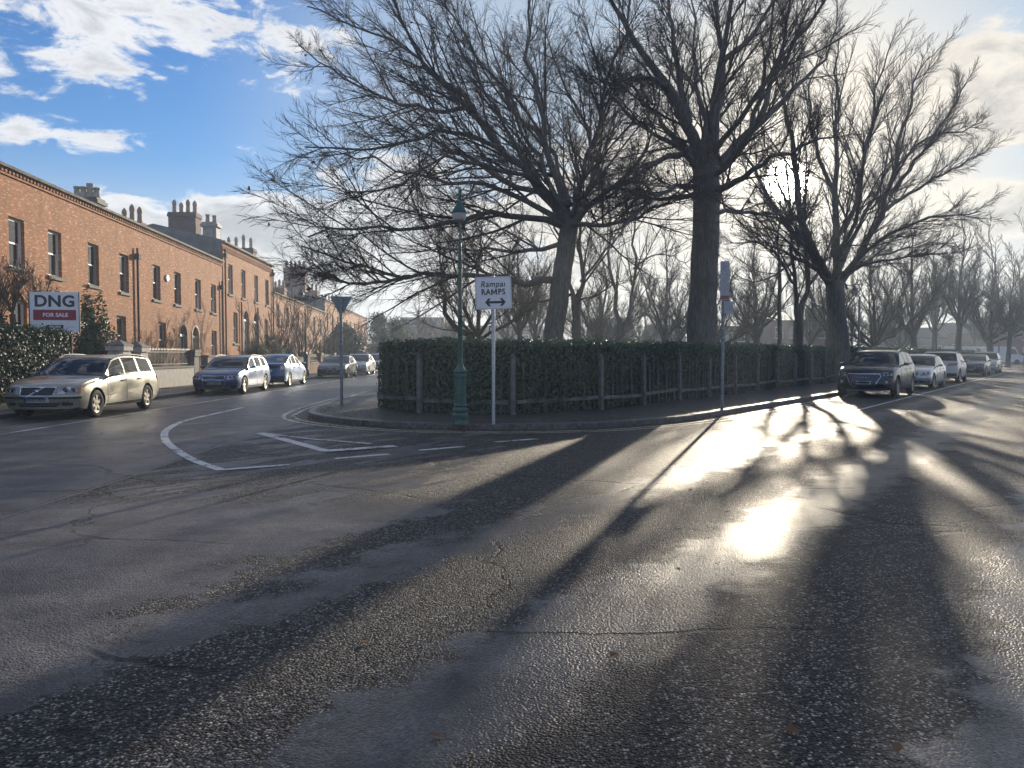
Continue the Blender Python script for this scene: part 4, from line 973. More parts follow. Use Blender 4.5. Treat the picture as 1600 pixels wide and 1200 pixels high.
def pchip(xs, ys):
    xs, ys = np.array(xs, float), np.array(ys, float); h = np.diff(xs); d = np.diff(ys) / h; m = np.zeros_like(ys)
    m[0], m[-1] = d[0], d[-1]
    for i in range(1, len(xs) - 1): m[i] = 0 if d[i - 1] * d[i] <= 0 else 2 / (1 / d[i - 1] + 1 / d[i])
    def f(x):
        x = np.clip(x, xs[0], xs[-1]); i = np.clip(np.searchsorted(xs, x) - 1, 0, len(h) - 1); t = (x - xs[i]) / h[i]
        return (2 * t ** 3 - 3 * t * t + 1) * ys[i] + (t ** 3 - 2 * t * t + t) * h[i] * m[i] + (3 * t * t - 2 * t ** 3) * ys[i + 1] + (t ** 3 - t * t) * h[i] * m[i + 1]
    return f
class Car:
    NV = 16
    def __init__(s, L, W, H, wb, fo, r, nose, cowl, ws, roof, back, tail, belt, bot=.2, nose_c=.26, tail_c=.14, tum=.30, shoulder=.955, flare=0.):
        s.L, s.W2, s.H, s.wb, s.fo, s.r = L, W / 2, H, wb, fo, r
        s.cowl, s.ws, s.roof, s.back, s.tail = cowl, ws, roof, back, tail
        mid = (cowl[0] * .45, nose + (cowl[1] - nose) * .66)
        xs = [0, .06, .14, mid[0], cowl[0] - .06, cowl[0], (cowl[0] + ws[0]) / 2, ws[0], (ws[0] + roof[0]) * .45, roof[0], back[0], L - .10, L - .03, L]
        ys = [nose - .10, nose - .02, nose + .02, mid[1], cowl[1] - .012, cowl[1], (cowl[1] + ws[1]) / 2 + .03, ws[1], H, roof[1], back[1], tail + .01, tail - .02, tail - .08]
        o = np.argsort(xs); xs, ys = np.array(xs)[o], np.array(ys)[o]; k = np.r_[True, np.diff(xs) > .012]; xs, ys = xs[k], ys[k]
        s.top = pchip(xs, ys); s.belt = pchip(*zip(*belt))
        s.bot = pchip([0, .3, .8, L - .8, L - .25, L], [bot + .07, bot + .02, bot, bot, bot + .06, bot + .12])
        s.nose_c, s.tail_c, s.tum, s.sh = nose_c, tail_c, tum, shoulder
        s.st = np.unique(np.round(np.r_[np.linspace(0, .3, 9), np.linspace(.3, cowl[0], 12), np.linspace(cowl[0], ws[0], 12), np.linspace(ws[0], roof[0], 14), np.linspace(roof[0], back[0], 12), np.linspace(back[0], L, 9)], 4))
    def hw(s, x): return s.W2 * (1 - .075 * np.exp(-x / .30) - .06 * np.exp(-(s.L - x) / .30) - .02 * ((x / s.L - .5) * 2) ** 2)
    def section(s, x):
        w, zt, zbo = s.hw(x), float(s.top(x)), float(s.bot(x)); zb = min(float(s.belt(x)), zt - .012)
        zs = zb - .015; h = zt - zb; cr = min(.05, .45 * h); ze = zt - cr
        P = [(.80 * w, zbo), (.945 * w, zbo + .035), (.985 * w, zbo + .14), (1.0 * w, zbo + .42 * (zs - zbo)), (.992 * w, zbo + .72 * (zs - zbo)), (.975 * w, zs - .05), (s.sh * w, zb)]
        yb = s.sh * w - .012
        for q in (.3, .6, .85, 1.):
            hh = (ze - zb) * q; P.append((yb - hh * s.tum - .12 * hh * hh, zb + hh))
        ye = P[-1][0]
        for a in (18, 36, 54, 72, 90): a_ = R(a); P.append((ye * math.cos(a_) ** .8 if a < 90 else 0., ze + (zt - ze) * math.sin(a_)))
        return P
    def warp(s, x, y, z):
        q = abs(y) / s.W2; sx = x
        sx += s.nose_c * q ** 2.4 * math.exp(-x / .75); sx -= s.tail_c * q ** 2.4 * math.exp(-(s.L - x) / .6)
        e = math.exp(-x / .12); bz = math.exp(-((z - .50) / .13) ** 2)
        sx += (.07 * (1 - bz) + max(0, z - .62) * .30) * e
        e2 = math.exp(-(s.L - x) / .12); sx -= (.06 * (1 - math.exp(-((z - .52) / .12) ** 2))) * e2
        zb = float(s.belt(x)); k = min(max((z - zb - .02) / .2, 0), 1)
        if k: sx += .12 * q * q * k * max(0, 1 - max(0, x - s.ws[0]) / 1.0) - .08 * q * q * k * max(0, 1 - max(0, s.back[0] - x) / .9) * (x > s.ws[0])
        return sx
    def P(s, x, v, side=1):
        sec = s.section(x); v = min(max(v, 0), s.NV - 1); i = min(int(v), s.NV - 2); t = v - i
        y = sec[i][0] * (1 - t) + sec[i + 1][0] * t; z = sec[i][1] * (1 - t) + sec[i + 1][1] * t
        return np.array((s.L / 2 - s.warp(x, y, z), side * y, z))
    def N(s, x, v, side=1):
        a = s.P(min(x + .02, s.L), v, side) - s.P(max(x - .02, 0), v, side); b = s.P(x, min(v + .12, 15), side) - s.P(x, max(v - .12, 0), side)
        n = np.cross(a, b) * (-1 if side > 0 else 1); l = np.linalg.norm(n)
        return -n / l if l > 1e-9 else np.array((0, 0, 1.))
    def patch(s, rows, off, cols=1, thick=None, side=1, mirror=False):
        """rows: list of lists of (x, v, side) grid nodes, pushed out along the normal by off, closed with a skirt"""
        n, m = len(rows), len(rows[0]); O, I = [], []
        cen = np.array((0, 0, .7))
        for r in rows:
            for x, v, sd in r:
                p, nn = s.P(x, v, sd), s.N(x, v, sd)
                if nn.dot(p - np.array((p[0] * .8, 0, .5))) < 0: nn = -nn
                O.append(p + nn * off); I.append(p - nn * (thick or .012))
        F = [(i * m + j, i * m + j + 1, (i + 1) * m + j + 1, (i + 1) * m + j) for i in range(n - 1) for j in range(m - 1)]
        k = n * m; F2 = [tuple(k + q for q in f[::-1]) for f in F]
        rim = [j for j in range(m)] + [i * m + m - 1 for i in range(1, n)] + [(n - 1) * m + j for j in range(m - 2, -1, -1)] + [i * m for i in range(n - 2, 0, -1)]
        F3 = [(rim[a], k + rim[a], k + rim[(a + 1) % len(rim)], rim[(a + 1) % len(rim)]) for a in range(len(rim))]
        return O + I, F + F2 + F3
    def body(s):
        V, F = [], []; nv = s.NV
        for x in s.st:
            sec = s.section(x)
            for sd in (1, -1):
                rg = range(nv) if sd == 1 else range(nv - 2, -1, -1)
                for i in rg: y, z = sec[i]; V.append((s.L / 2 - s.warp(x, y, z), sd * y, z))
        m = 2 * nv - 1
        for i in range(len(s.st) - 1):
            for j in range(m): F.append((i * m + j, i * m + (j + 1) % m, (i + 1) * m + (j + 1) % m, (i + 1) * m + j))
        NC = 10
        for end, x in ((0, s.st[0]), (len(s.st) - 1, s.st[-1])):
            sec = s.section(x); rows = []
            for i in range(nv - 1):
                y, z = sec[i]; row = [end * m + i]
                for c in range(1, NC):
                    yy = y * (1 - 2 * c / NC); V.append((s.L / 2 - s.warp(x, yy, z), yy, z)); row.append(len(V) - 1)
                row.append(end * m + m - 1 - i); rows.append(row)
            for i in range(nv - 2):
                for c in range(NC):
                    f = (rows[i][c], rows[i][c + 1], rows[i + 1][c + 1], rows[i + 1][c]); F.append(f if end else f[::-1])
            t = end * m + nv - 1
            for c in range(NC):
                f = (rows[-1][c], rows[-1][c + 1], t); F.append(f if end else f[::-1])
            # underside edge of the cap is shared with the bottom strip
            F_bot = rows[0]
            s._rows = getattr(s, '_rows', []) + [F_bot]
        # replace the bottom strip's first/last quads' straight edge by the cap row so the mesh stays closed
        out = []
        for f in F:
            if len(f) == 4 and f[0] % m == m - 1 and f[1] == (f[0] // m) * m and f[0] < len(s.st) * m:
                st_ = f[0] // m
                if st_ == 0: out.append(tuple([*s._rows[0][::-1], f[2], f[3]])); continue
                if st_ == len(s.st) - 2: out.append(tuple([f[0], f[1], *s._rows[1]])); continue
            out.append(f)
        s._rows = []
        return V, out
    def fas(s, corners, off, nu=6, nv=2, rear=False, thick=.03):
        """a plate on the front (or rear) face; corners are (y, z) in order bottom-left, bottom-right, top-right, top-left"""
        O, I = [], []; c = [np.array(q, float) for q in corners]
        x0 = s.L if rear else 0.
        for j in range(nv + 1):
            for i in range(nu + 1):
                u, v = i / nu, j / nv; y, z = (c[0] * (1 - u) + c[1] * u) * (1 - v) + (c[3] * (1 - u) + c[2] * u) * v
                x = s.L / 2 - s.warp(x0, y, z); sg = -1 if rear else 1
                O.append((x + sg * off, y, z)); I.append((x + sg * off - sg * thick, y, z))
        m = nu + 1; F = [(j * m + i, j * m + i + 1, (j + 1) * m + i + 1, (j + 1) * m + i) for j in range(nv) for i in range(nu)]
        k = len(O); rim = [i for i in range(m)] + [j * m + nu for j in range(1, nv + 1)] + [nv * m + i for i in range(nu - 1, -1, -1)] + [j * m for j in range(nv - 1, 0, -1)]
        return O + I, F + [tuple(k + q for q in f[::-1]) for f in F] + [(rim[a], k + rim[a], k + rim[(a + 1) % len(rim)], rim[(a + 1) % len(rim)]) for a in range(len(rim))]
    def fpos(s, y, z, rear=False): return s.L / 2 - s.warp(s.L if rear else 0., y, z)
WHEELS = {}
def wheel_meshes(r, spokes, rimr, style):
    k = (r, spokes, rimr, style)
    if k in WHEELS: return WHEELS[k]
    w = .10; R_ = r * rimr
    ty = MB().lathe([(R_ - .012, -w * .9), (R_ + .012, -w), (r - .03, -w), (r - .008, -w * .82), (r, -w * .5), (r, w * .5), (r - .008, w * .82), (r - .03, w), (R_ + .012, w), (R_ - .012, w * .9)], 32, axis='y', cap=False).mesh('tyre', M['tyre'], True, 40)
    rm = MB()
    n = 32
    for a, b_ in (((R_, -w * .92), (R_ - .028, -w * .80)), ((R_ - .028, -w * .80), (R_ - .03, w * .2))):
        V = [(rr * math.cos(2 * math.pi * i / n), yy, rr * math.sin(2 * math.pi * i / n)) for rr, yy in (a, b_) for i in range(n)]
        rm.add(V, [(i, (i + 1) % n, n + (i + 1) % n, n + i) for i in range(n)])
    for i in range(spokes):
        a = 2 * math.pi * i / spokes + .3
        for da in ((-.13, .13) if style == 'twin' else (0,)):
            c, s_ = math.cos(a + da), math.sin(a + da); wd0, wd1 = (.026, .020) if style == 'twin' else (.034, .046)
            P = []
            for rr, wd in ((.05, wd0), (R_ - .02, wd1)):
                for sg in (-1, 1):
                    for yy in (-.074, -.03): P.append((rr * c - sg * wd * s_, yy, rr * s_ + sg * wd * c))
            rm.add(P, [(0, 2, 6, 4), (0, 4, 5, 1), (2, 3, 7, 6), (1, 5, 7, 3)])
    rm.lathe([(.02, -.082), (.06, -.078), (.07, -.04), (.07, 0)], 16, axis='y')
    rim = rm.mesh('rim', M['rim'], True, 30)
    disc = MB().lathe([(R_ - .035, w * .18), (R_ - .035, w * .22)], 28, axis='y').mesh('brake_disc', M['well'])
    WHEELS[k] = (ty, rim, disc); return WHEELS[k]
def boolean_cut(o, cutter_me, name='cut'):
    c = bpy.data.objects.new(name, cutter_me); COL.objects.link(c); c.parent = o.parent
    md = o.modifiers.new('b', 'BOOLEAN'); md.operation = 'DIFFERENCE'; md.object = c; md.solver = 'EXACT'; md.material_mode = 'TRANSFER'
    bpy.context.view_layer.update()
    me = bpy.data.meshes.new_from_object(o.evaluated_get(bpy.context.evaluated_depsgraph_get()))
    o.modifiers.clear(); nm = o.data.name; o.data = me; me.name = nm
    bpy.data.objects.remove(c)
    me.polygons.foreach_set('use_smooth', np.ones(len(me.polygons), dtype=bool)); me.set_sharp_from_angle(angle=R(32))
def build_car(label, spec, pm, loc, heading, doors, panes, front=None, rear=None, category='car', rails=False, spokes=5, style='wide', rimr=.68, trim=None, group=None, plate_f=None, plate_r=None, mirrors=True, bottom_dark=.0):
    c = Car(**spec); root = thing('parked_car', label, category, (loc[0], loc[1], 0.), math.atan2(heading[1], heading[0]), group)
    V, F = c.body(); me = bpy.data.meshes.new('body'); me.from_pydata([tuple(map(float, v)) for v in V], [], F)
    bm = bmesh.new(); bm.from_mesh(me); bmesh.ops.recalc_face_normals(bm, faces=bm.faces); bm.to_mesh(me); bm.free()
    me.materials.append(pm); me.materials.append(M['well']); body = link_mesh('body', me, root)
    cut = MB()
    for wx in (c.L / 2 - c.fo, c.L / 2 - c.fo - c.wb):
        for sd in (1, -1): y0, y1 = sorted((sd * (c.W2 - .27), sd * (c.W2 + .3))); cut.lathe([(c.r + .055, y0), (c.r + .055, y1)], 36, (wx, 0, c.r), axis='y')
    cm = cut.mesh('cut', M['well']); bm = bmesh.new(); bm.from_mesh(cm); bmesh.ops.recalc_face_normals(bm, faces=bm.faces); bm.to_mesh(cm); bm.free()
    def cutter(): return cm.copy()
    boolean_cut(body, cutter())
    def put(name, VF, m, parent=root, smooth=True, cutit=False):
        b = MB(); b.add(*VF); me = b.mesh(name, m, smooth, 30)
        bm = bmesh.new(); bm.from_mesh(me); bmesh.ops.recalc_face_normals(bm, faces=bm.faces); bm.to_mesh(me); bm.free()
        o = link_mesh(name, me, parent)
        if cutit: me.materials.append(M['well']); boolean_cut(o, cutter())
        return o
    def grid(x0, x1, v0, v1, nx, nv, sd, sl=(0, 0)):
        rows = []
        for i in range(nx + 1):
            rows.append([])
            for j in range(nv + 1):
                t = j / nv; a = x0 + sl[0] * t; b_ = x1 + sl[1] * t; rows[-1].append((a + (b_ - a) * i / nx, v0 + (v1 - v0) * t, sd))
        return rows
    for sd in (1, -1):
        for (x0, x1) in doors:
            put('door_gap', c.patch(grid(x0 - .012, x1 + .012, 1.5, 5.9, 8, 8, sd), .0015), M['rubber'], cutit=True)
            d = put('door', c.patch(grid(x0, x1, 1.6, 5.8, 8, 10, sd), .004), pm, cutit=True)
            p = c.P(x1 - .16, 4.75, sd); b = MB(); b.box(p[0] - .09, p[0] + .09, min(p[1] - sd * .02, p[1] + sd * .035), max(p[1] - sd * .02, p[1] + sd * .035), p[2] - .016, p[2] + .016)
            b.build('door_handle', trim or pm, d)
        for (x0, x1, a, e) in panes:
            put('window_seal', c.patch(grid(x0 - .03, x1 + .03, 6.1, 9.95, 8, 6, sd, (a, e)), .002), M['rubber'])
            put('side_window', c.patch(grid(x0, x1, 6.5, 9.6, 8, 6, sd, (a, e)), .005), M['carglass'])
        put('sill_trim', c.patch(grid(c.fo + c.r + .07, c.fo + c.wb - c.r - .07, .9, 1.75, 8, 2, sd), .006), M['plastic'])
        # arch lip
        for wx in (c.L / 2 - c.fo, c.L / 2 - c.fo - c.wb):
            pass
        if mirrors:
            xm = c.cowl[0] + .42; p = c.P(xm, 6.2, sd); mb = MB()
            yy = p[1] + sd * .13
            pts = [(-.045, -.085, -.055), (-.045, .085, -.045), (-.045, .085, .055), (-.045, -.085, .065)]; q = [(.07, -.06, -.03), (.07, .07, -.03), (.07, .07, .035), (.07, -.06, .04)]
            mb.add([(p[0] + x, yy + y * sd, p[2] + .075 + z) for x, y, z in pts + q], [(0, 1, 2, 3), (7, 6, 5, 4), (0, 4, 5, 1), (1, 5, 6, 2), (2, 6, 7, 3), (3, 7, 4, 0)])
            mo = mb.build('wing_mirror', pm); mo.parent = root
            md = mo.modifiers.new('bev', 'BEVEL'); md.width = .02; md.segments = 2
            MB().tube([(p[0], p[1] - sd * .02, p[2] + .02), (p[0], yy - sd * .06, p[2] + .05)], .02, 6).build('mirror_arm', M['plastic'], mo)
        if rails:
            pts = [c.P(x, 10.6, sd) for x in np.linspace(c.ws[0] + .15, c.roof[0] + .05, 10)]
            pts = [p + np.array((0, 0, .045 if 0 < i < 9 else .0)) for i, p in enumerate(pts)]
            MB().tube(pts, .015, 8).build('roof_rail', M['frame_grey'] if rails == 'silver' else M['plastic'], root, smooth=True)
    def glass_top(name, x0, x1, v0=10.35):
        def rows(pad, a, b_):
            vs = list(np.linspace(v0 - pad, 15, 7)); out = []
            for x in np.linspace(a, b_, 9): out.append([(x, v, 1) for v in vs] + [(x, v, -1) for v in vs[::-1][1:]])
            return out
        put('glass_seal', c.patch(rows(.12, x0 - .03, x1 + .03), .002), M['rubber']); return put(name, c.patch(rows(0, x0, x1), .005), M['carglass'])
    glass_top('windscreen', c.cowl[0] + .03, c.ws[0] - .02)
    glass_top('rear_window', c.roof[0] + .05, c.back[0] - .04)
    for sd in (1, -1):
        for wx in (c.L / 2 - c.fo, c.L / 2 - c.fo - c.wb):
            ty, rim, disc = wheel_meshes(c.r, spokes, rimr, style)
            w = link_mesh('wheel', ty, root); w.location = (wx, sd * (c.W2 - .115), c.r); w.rotation_euler = (0, 0, 0 if sd < 0 else math.pi)
            link_mesh('rim', rim, w); link_mesh('brake_disc', disc, w)
    def F_(name, corners, off, m, rear_=False, parent=root, nu=6, nv=2, thick=.03): return put(name, c.fas(corners, off, nu, nv, rear_, thick), m, parent)
    def rect(y0, y1, z0, z1): return [(y0, z0), (y1, z0), (y1, z1), (y0, z1)]
    def number(txt, z, rear_=False, y=0.):
        p = F_('number_plate', rect(y - .26, y + .26, z - .055, z + .055), .022, M['plate'], rear_, nu=1, nv=1)
        sg = -1 if rear_ else 1
        F_('plate_band', rect(*( (y + .215, y + .258) if rear_ else (y - .258, y - .215)), z - .053, z + .053), .024, M['plate_blue'], rear_, p, 1, 1)
        x = c.fpos(y + .1, z, rear_) + sg * .028; xm = c.fpos(y, z, rear_) + sg * .024
        rot = Matrix.Rotation(R(90 if not rear_ else -90), 4, 'Z')
        text_mesh('lettering', txt, .098, M['sign_black'], p, Matrix.Translation((xm, y + sg * .015, z)) @ rot @ Matrix.Rotation(R(90), 4, 'X'), bold=.002, wscale=.95, extrude=.003)
    def lens(parent, y, z, r_, m, rear_=False, off=.012):
        x = c.fpos(y, z, rear_); sg = -1 if rear_ else 1; n = 16
        b = MB(); b.add([(x + sg * off, y + r_ * math.cos(a), z + r_ * math.sin(a)) for a in np.linspace(0, 2 * math.pi, n, endpoint=False)] + [(x + sg * (off + .012), y + .6 * r_ * math.cos(a), z + .6 * r_ * math.sin(a)) for a in np.linspace(0, 2 * math.pi, n, endpoint=False)],
                 [(i, (i + 1) % n, n + (i + 1) % n, n + i) for i in range(n)] + [tuple(range(n, 2 * n))])
        return b.build('lens', m, parent, smooth=True)
    def rings(y0, z, r_, m=None, th=.006, n=4):
        b = MB()
        for k in range(n):
            yc = y0 + (k - (n - 1) / 2) * r_ * 1.45; x = c.fpos(yc, z) + .04
            b.tube([(x, yc + r_ * math.cos(a), z + r_ * math.sin(a)) for a in np.linspace(0, 2 * math.pi, 18)], th, 5, cap=False)
        b.build('ring_emblem', M['chrome'], root, smooth=True)
    if front: front(c, F_, rect, number, lens, rings, put, root, pm)
    if rear: rear(c, F_, rect, number, lens, rings, put, root, pm)
    return root, c
def frame_quads(F_, cs, t, off, m, name='grille_frame', parent=None, kw={}):
    """four bars round the quad cs (bottom-left, bottom-right, top-right, top-left)"""
    c = [np.array(q, float) for q in cs]; mid = sum(c) / 4
    for i in range(4):
        a, b = c[i], c[(i + 1) % 4]; d = (b - a) / np.linalg.norm(b - a); n = np.array((-d[1], d[0]))
        if n.dot(mid - a) < 0: n = -n
        F_(name, [a, b, b + n * t, a + n * t] if i in (0,) else [a, b, b + n * t, a + n * t], off, m, **kw)

# --- shapes
def estate(L, W, H, wb, fo, r=.315, nose=.74, belt_z=.93, cowl=1.28, cz=.97, wsx=2.05, steep=.32, bot=.18, **k):
    return dict(L=L, W=W, H=H, wb=wb, fo=fo, r=r, nose=nose, cowl=(cowl, cz), ws=(wsx, H - .07), roof=(L - steep - .12, H - .07), back=(L - .13, belt_z + .06), tail=.86, bot=bot,
                belt=[(0, nose - .12), (.2, nose - .05), (.7, nose + .04), (cowl, belt_z - .05), (L * .5, belt_z), (L - .35, belt_z + .02), (L - .1, .86), (L, .74)], **k)
def saloon(L, W, H, wb, fo, r=.32, nose=.72, belt_z=.92, cowl=1.3, cz=.95, wsx=2.1, rx=None, bx=None, tail=.93, bot=.18, **k):
    rx = rx or L - 1.45; bx = bx or L - .62
    return dict(L=L, W=W, H=H, wb=wb, fo=fo, r=r, nose=nose, cowl=(cowl, cz), ws=(wsx, H - .07), roof=(rx, H - .06), back=(bx, tail + .04), tail=tail, bot=bot,
                belt=[(0, nose - .12), (.2, nose - .05), (.7, nose + .04), (cowl, belt_z - .05), (L * .5, belt_z), (L - .6, belt_z + .02), (L - .1, tail - .04), (L, tail - .14)], **k)
def side_of(c_w, head, near_wheel, spec, which, side):
    h = np.array(head) / np.linalg.norm(head); left = np.array((-h[1], h[0]))
    wx = spec['L'] / 2 - spec['fo'] - (spec['wb'] if which == 'rear' else 0)
    return np.array(near_wheel) - h * wx - left * side * spec['W'] / 2, h
HL = np.array((.030, -.9995))
# ---- the silver estate car
S1 = estate(4.71, 1.80, 1.47, 2.755, .95, r=.325, nose=.78, belt_z=.93, nose_c=.30)
def v_front(c, F_, rect, number, lens, rings, put, root, pm):
    g = F_('grille', [(-.34, .555), (.34, .555), (.37, .735), (-.37, .735)], .012, M['plastic'])
    for i in range(1, 6): F_('grille_bar', rect(-.345, .345, .56 + i * .028, .566 + i * .028), .018, M['lamp_dark'], False, g, 6, 1)
    frame_quads(F_, [(-.36, .54), (.36, .54), (.395, .75), (-.395, .75)], .018, .022, M['chrome'])
    F_('diagonal_bar', [(-.17, .56), (-.13, .56), (.16, .735), (.11, .735)], .027, M['chrome'])
    lens(g, 0, .645, .045, M['chrome'], off=.030)
    for s in (1, -1):
        h = F_('headlight', [(s * .44, .575), (s * .83, .60), (s * .80, .735), (s * .47, .745)], .010, M['lamp_clear'], nu=10, thick=.06)
        lens(h, s * .56, .66, .062, M['lamp_dark']); lens(h, s * .70, .665, .055, M['lamp_dark'])
        F_('indicator', [(s * .79, .60), (s * .845, .605), (s * .825, .735), (s * .77, .735)], .016, M['lamp_amber'], False, h, 3)
        F_('fog_light', rect(*sorted((s * .50, s * .70)), .33, .39), .012, M['lamp_dark'])
    F_('bumper_strip', rect(-.86, .86, .475, .525), .014, M['gutter'], nu=16, nv=1)
    F_('lower_intake', [(-.40, .30), (.40, .30), (.46, .385), (-.46, .385)], .012, M['plastic'], nu=8)
    F_('intake_bar', rect(-.42, .42, .338, .350), .018, M['galv_dark'], nu=8, nv=1)
    number('03-D-7015', .455)
def v_rear(c, F_, rect, number, lens, rings, put, root, pm):
    for s in (1, -1):
        V, Fc = c.patch([[(x, v, s) for v in np.linspace(4.6, 9.6, 8)] for x in (c.L - .30, c.L - .22, c.L - .14, c.L - .08)], .006)
        put('tail_light', (V, Fc), M['lamp_red'])
P = paint('champagne_paint', (.36, .345, .285))
p, h = side_of(None, (.045, -.999), (-9.74, 18.05), S1, 'front', 1)
build_car('silver gold estate car parked nearest on the terrace side, front to the camera', S1, P, p, h, [(1.42, 2.42), (2.46, 3.36)], [(1.62, 2.42, .0, 0.), (2.52, 3.28, 0, 0.02), (3.40, 4.24, .02, -.10)], v_front, v_rear, rails='silver', spokes=6, style='wide', trim=M['plastic'], group='cars parked along the terrace kerb')
# ---- blue estate with ring emblem
S2 = estate(4.54, 1.77, 1.43, 2.65, .89, r=.32, nose=.74, belt_z=.91, cowl=1.22, cz=.95, wsx=1.98, steep=.50, nose_c=.28)
def a4_front(c, F_, rect, number, lens, rings, put, root, pm):
    g = F_('grille', [(-.37, .545), (.37, .545), (.40, .685), (-.40, .685)], .012, M['plastic'])
    frame_quads(F_, [(-.39, .53), (.39, .53), (.42, .70), (-.42, .70)], .020, .022, M['chrome']); rings(0, .618, .05)
    for s in (1, -1):
        h = F_('headlight', [(s * .47, .555), (s * .82, .575), (s * .79, .70), (s * .48, .70)], .010, M['lamp_clear'], nu=10, thick=.06)
        lens(h, s * .57, .63, .05, M['lamp_dark']); lens(h, s * .69, .635, .055, M['lamp_dark'])
        F_('fog_light', rect(*sorted((s * .55, s * .74)), .31, .37), .012, M['lamp_dark'])
    number('05-D-36604', .44); F_('lower_intake', [(-.34, .27), (.34, .27), (.40, .37), (-.40, .37)], .010, M['plastic'], nu=8)
    frame_quads(F_, [(-.36, .255), (.36, .255), (.42, .50), (-.42, .50)], .014, .016, M['galv_dark'], 'intake_frame')
    F_('splitter', rect(-.80, .80, .235, .262), .02, M['plastic'], nu=14, nv=1)
P = paint('deep_blue_paint', (.018, .055, .16))
p, h = side_of(None, HL, (-9.86, 28.4), S2, 'front', 1)
build_car('deep blue estate car with four ring emblem on its grille, front to the camera', S2, P, p, h, [(1.34, 2.34), (2.38, 3.22)], [(1.54, 2.32, 0, 0), (2.42, 3.14, 0, .02), (3.26, 3.92, .02, -.12)], a4_front, v_rear, rails='silver', spokes=5, style='twin', trim=P, group='cars parked along the terrace kerb')
# ---- blue liftback, rear to the camera
S3 = saloon(4.45, 1.725, 1.48, 2.70, .87, r=.305, nose=.78, belt_z=.95, cowl=1.0, cz=1.0, wsx=2.0, rx=2.9, bx=4.12, tail=1.03)
def pr_rear(c, F_, rect, number, lens, rings, put, root, pm):
    F_('spoiler_glass', [(-.58, .83), (.58, .83), (.60, .965), (-.60, .965)], .006, M['carglass'], True, nu=8)
    for s in (1, -1):
        h = F_('tail_light', [(s * .62, .66), (s * .80, .66), (s * .78, .96), (s * .63, .96)], .012, M['lamp_clear'], True, nu=6, thick=.07)
        F_('red_lens', [(s * .63, .67), (s * .79, .67), (s * .79, .80), (s * .63, .80)], .018, M['lamp_red'], True, h, nu=5)
    number('06-D-58211', .735, True)
    F_('rear_bumper_trim', rect(-.78, .78, .30, .345), .01, M['plastic'], True, nu=14, nv=1)
P = paint('mid_blue_paint', (.03, .10, .22))
p, h = side_of(None, -HL, (-9.98, 34.6), S3, 'rear', -1)
build_car('blue liftback car parked with its rear towards the camera behind the blue estate', S3, P, p, h, [(1.20, 2.14), (2.18, 2.98)], [(1.45, 2.12, 0, 0), (2.2, 2.95, 0, 0), (3.0, 3.5, 0, -.15)], None, pr_rear, spokes=5, group='cars parked along the terrace kerb')
# ---- dark coupe, silver saloon, pale car further along
S4 = saloon(4.63, 1.85, 1.37, 2.75, .88, r=.335, nose=.70, belt_z=.90, cowl=1.35, cz=.92, wsx=2.1, rx=3.2, bx=4.2, tail=.92)
def a5_front(c, F_, rect, number, lens, rings, put, root, pm):
    F_('grille', [(-.30, .33), (.30, .33), (.40, .64), (-.40, .64)], .012, M['plastic'])
    frame_quads(F_, [(-.32, .31), (.32, .31), (.43, .66), (-.43, .66)], .024, .022, M['chrome']); rings(0, .585, .045)
    for s in (1, -1):
        h = F_('headlight', [(s * .50, .55), (s * .84, .575), (s * .80, .65), (s * .50, .65)], .010, M['lamp_clear'], nu=10, thick=.05); lens(h, s * .64, .605, .04, M['lamp_dark'])
        F_('side_intake', rect(*sorted((s * .52, s * .76)), .29, .40), .010, M['plastic'])
    number('10-D-22917', .44)
P = paint('dark_grey_paint', (.028, .032, .042))
p, h = side_of(None, HL, (-9.95, 46.8), S4, 'front', 1)
build_car('dark coupe parked past the lamp post behind the give way sign pole', S4, P, p, h, [(1.5, 2.85)], [(1.75, 2.72, 0, 0), (2.8, 3.4, 0, -.12)], a5_front, None, spokes=5, style='twin', group='cars parked along the terrace kerb')
S5 = saloon(4.60, 1.80, 1.46, 2.70, .9, nose=.74, belt_z=.93)
def plain_front(plate):
    def fr(c, F_, rect, number, lens, rings, put, root, pm):
        F_('grille', [(-.34, .52), (.34, .52), (.38, .66), (-.38, .66)], .012, M['plastic'])
        for s in (1, -1):
            h = F_('headlight', [(s * .46, .56), (s * .80, .58), (s * .77, .68), (s * .48, .69)], .010, M['lamp_clear'], nu=8, thick=.05); lens(h, s * .62, .63, .04, M['lamp_dark'])
        F_('lower_intake', rect(-.5, .5, .28, .38), .010, M['plastic'], nu=8); number(plate, .45)
    return fr
P = paint('silver_paint', (.45, .46, .47))
p, h = side_of(None, HL, (-9.95, 53.5), S5, 'front', 1)
build_car('silver saloon parked directly behind the dark coupe on the terrace side', S5, P, p, h, [(1.42, 2.4), (2.44, 3.3)], [(1.62, 2.38, 0, 0), (2.46, 3.3, 0, -.05)], plain_front('08-D-41772'), None, group='cars parked along the terrace kerb')
P = paint('pale_blue_paint', (.30, .36, .42))
p, h = side_of(None, HL, (-9.95, 60.5), S5, 'front', 1)
build_car('pale blue saloon half hidden by the corner hedge, last in the terrace row', S5, P, p, h, [(1.42, 2.4), (2.44, 3.3)], [(1.62, 2.38, 0, 0), (2.46, 3.3, 0, -.05)], plain_front('07-D-1530'), None, group='cars parked along the terrace kerb')
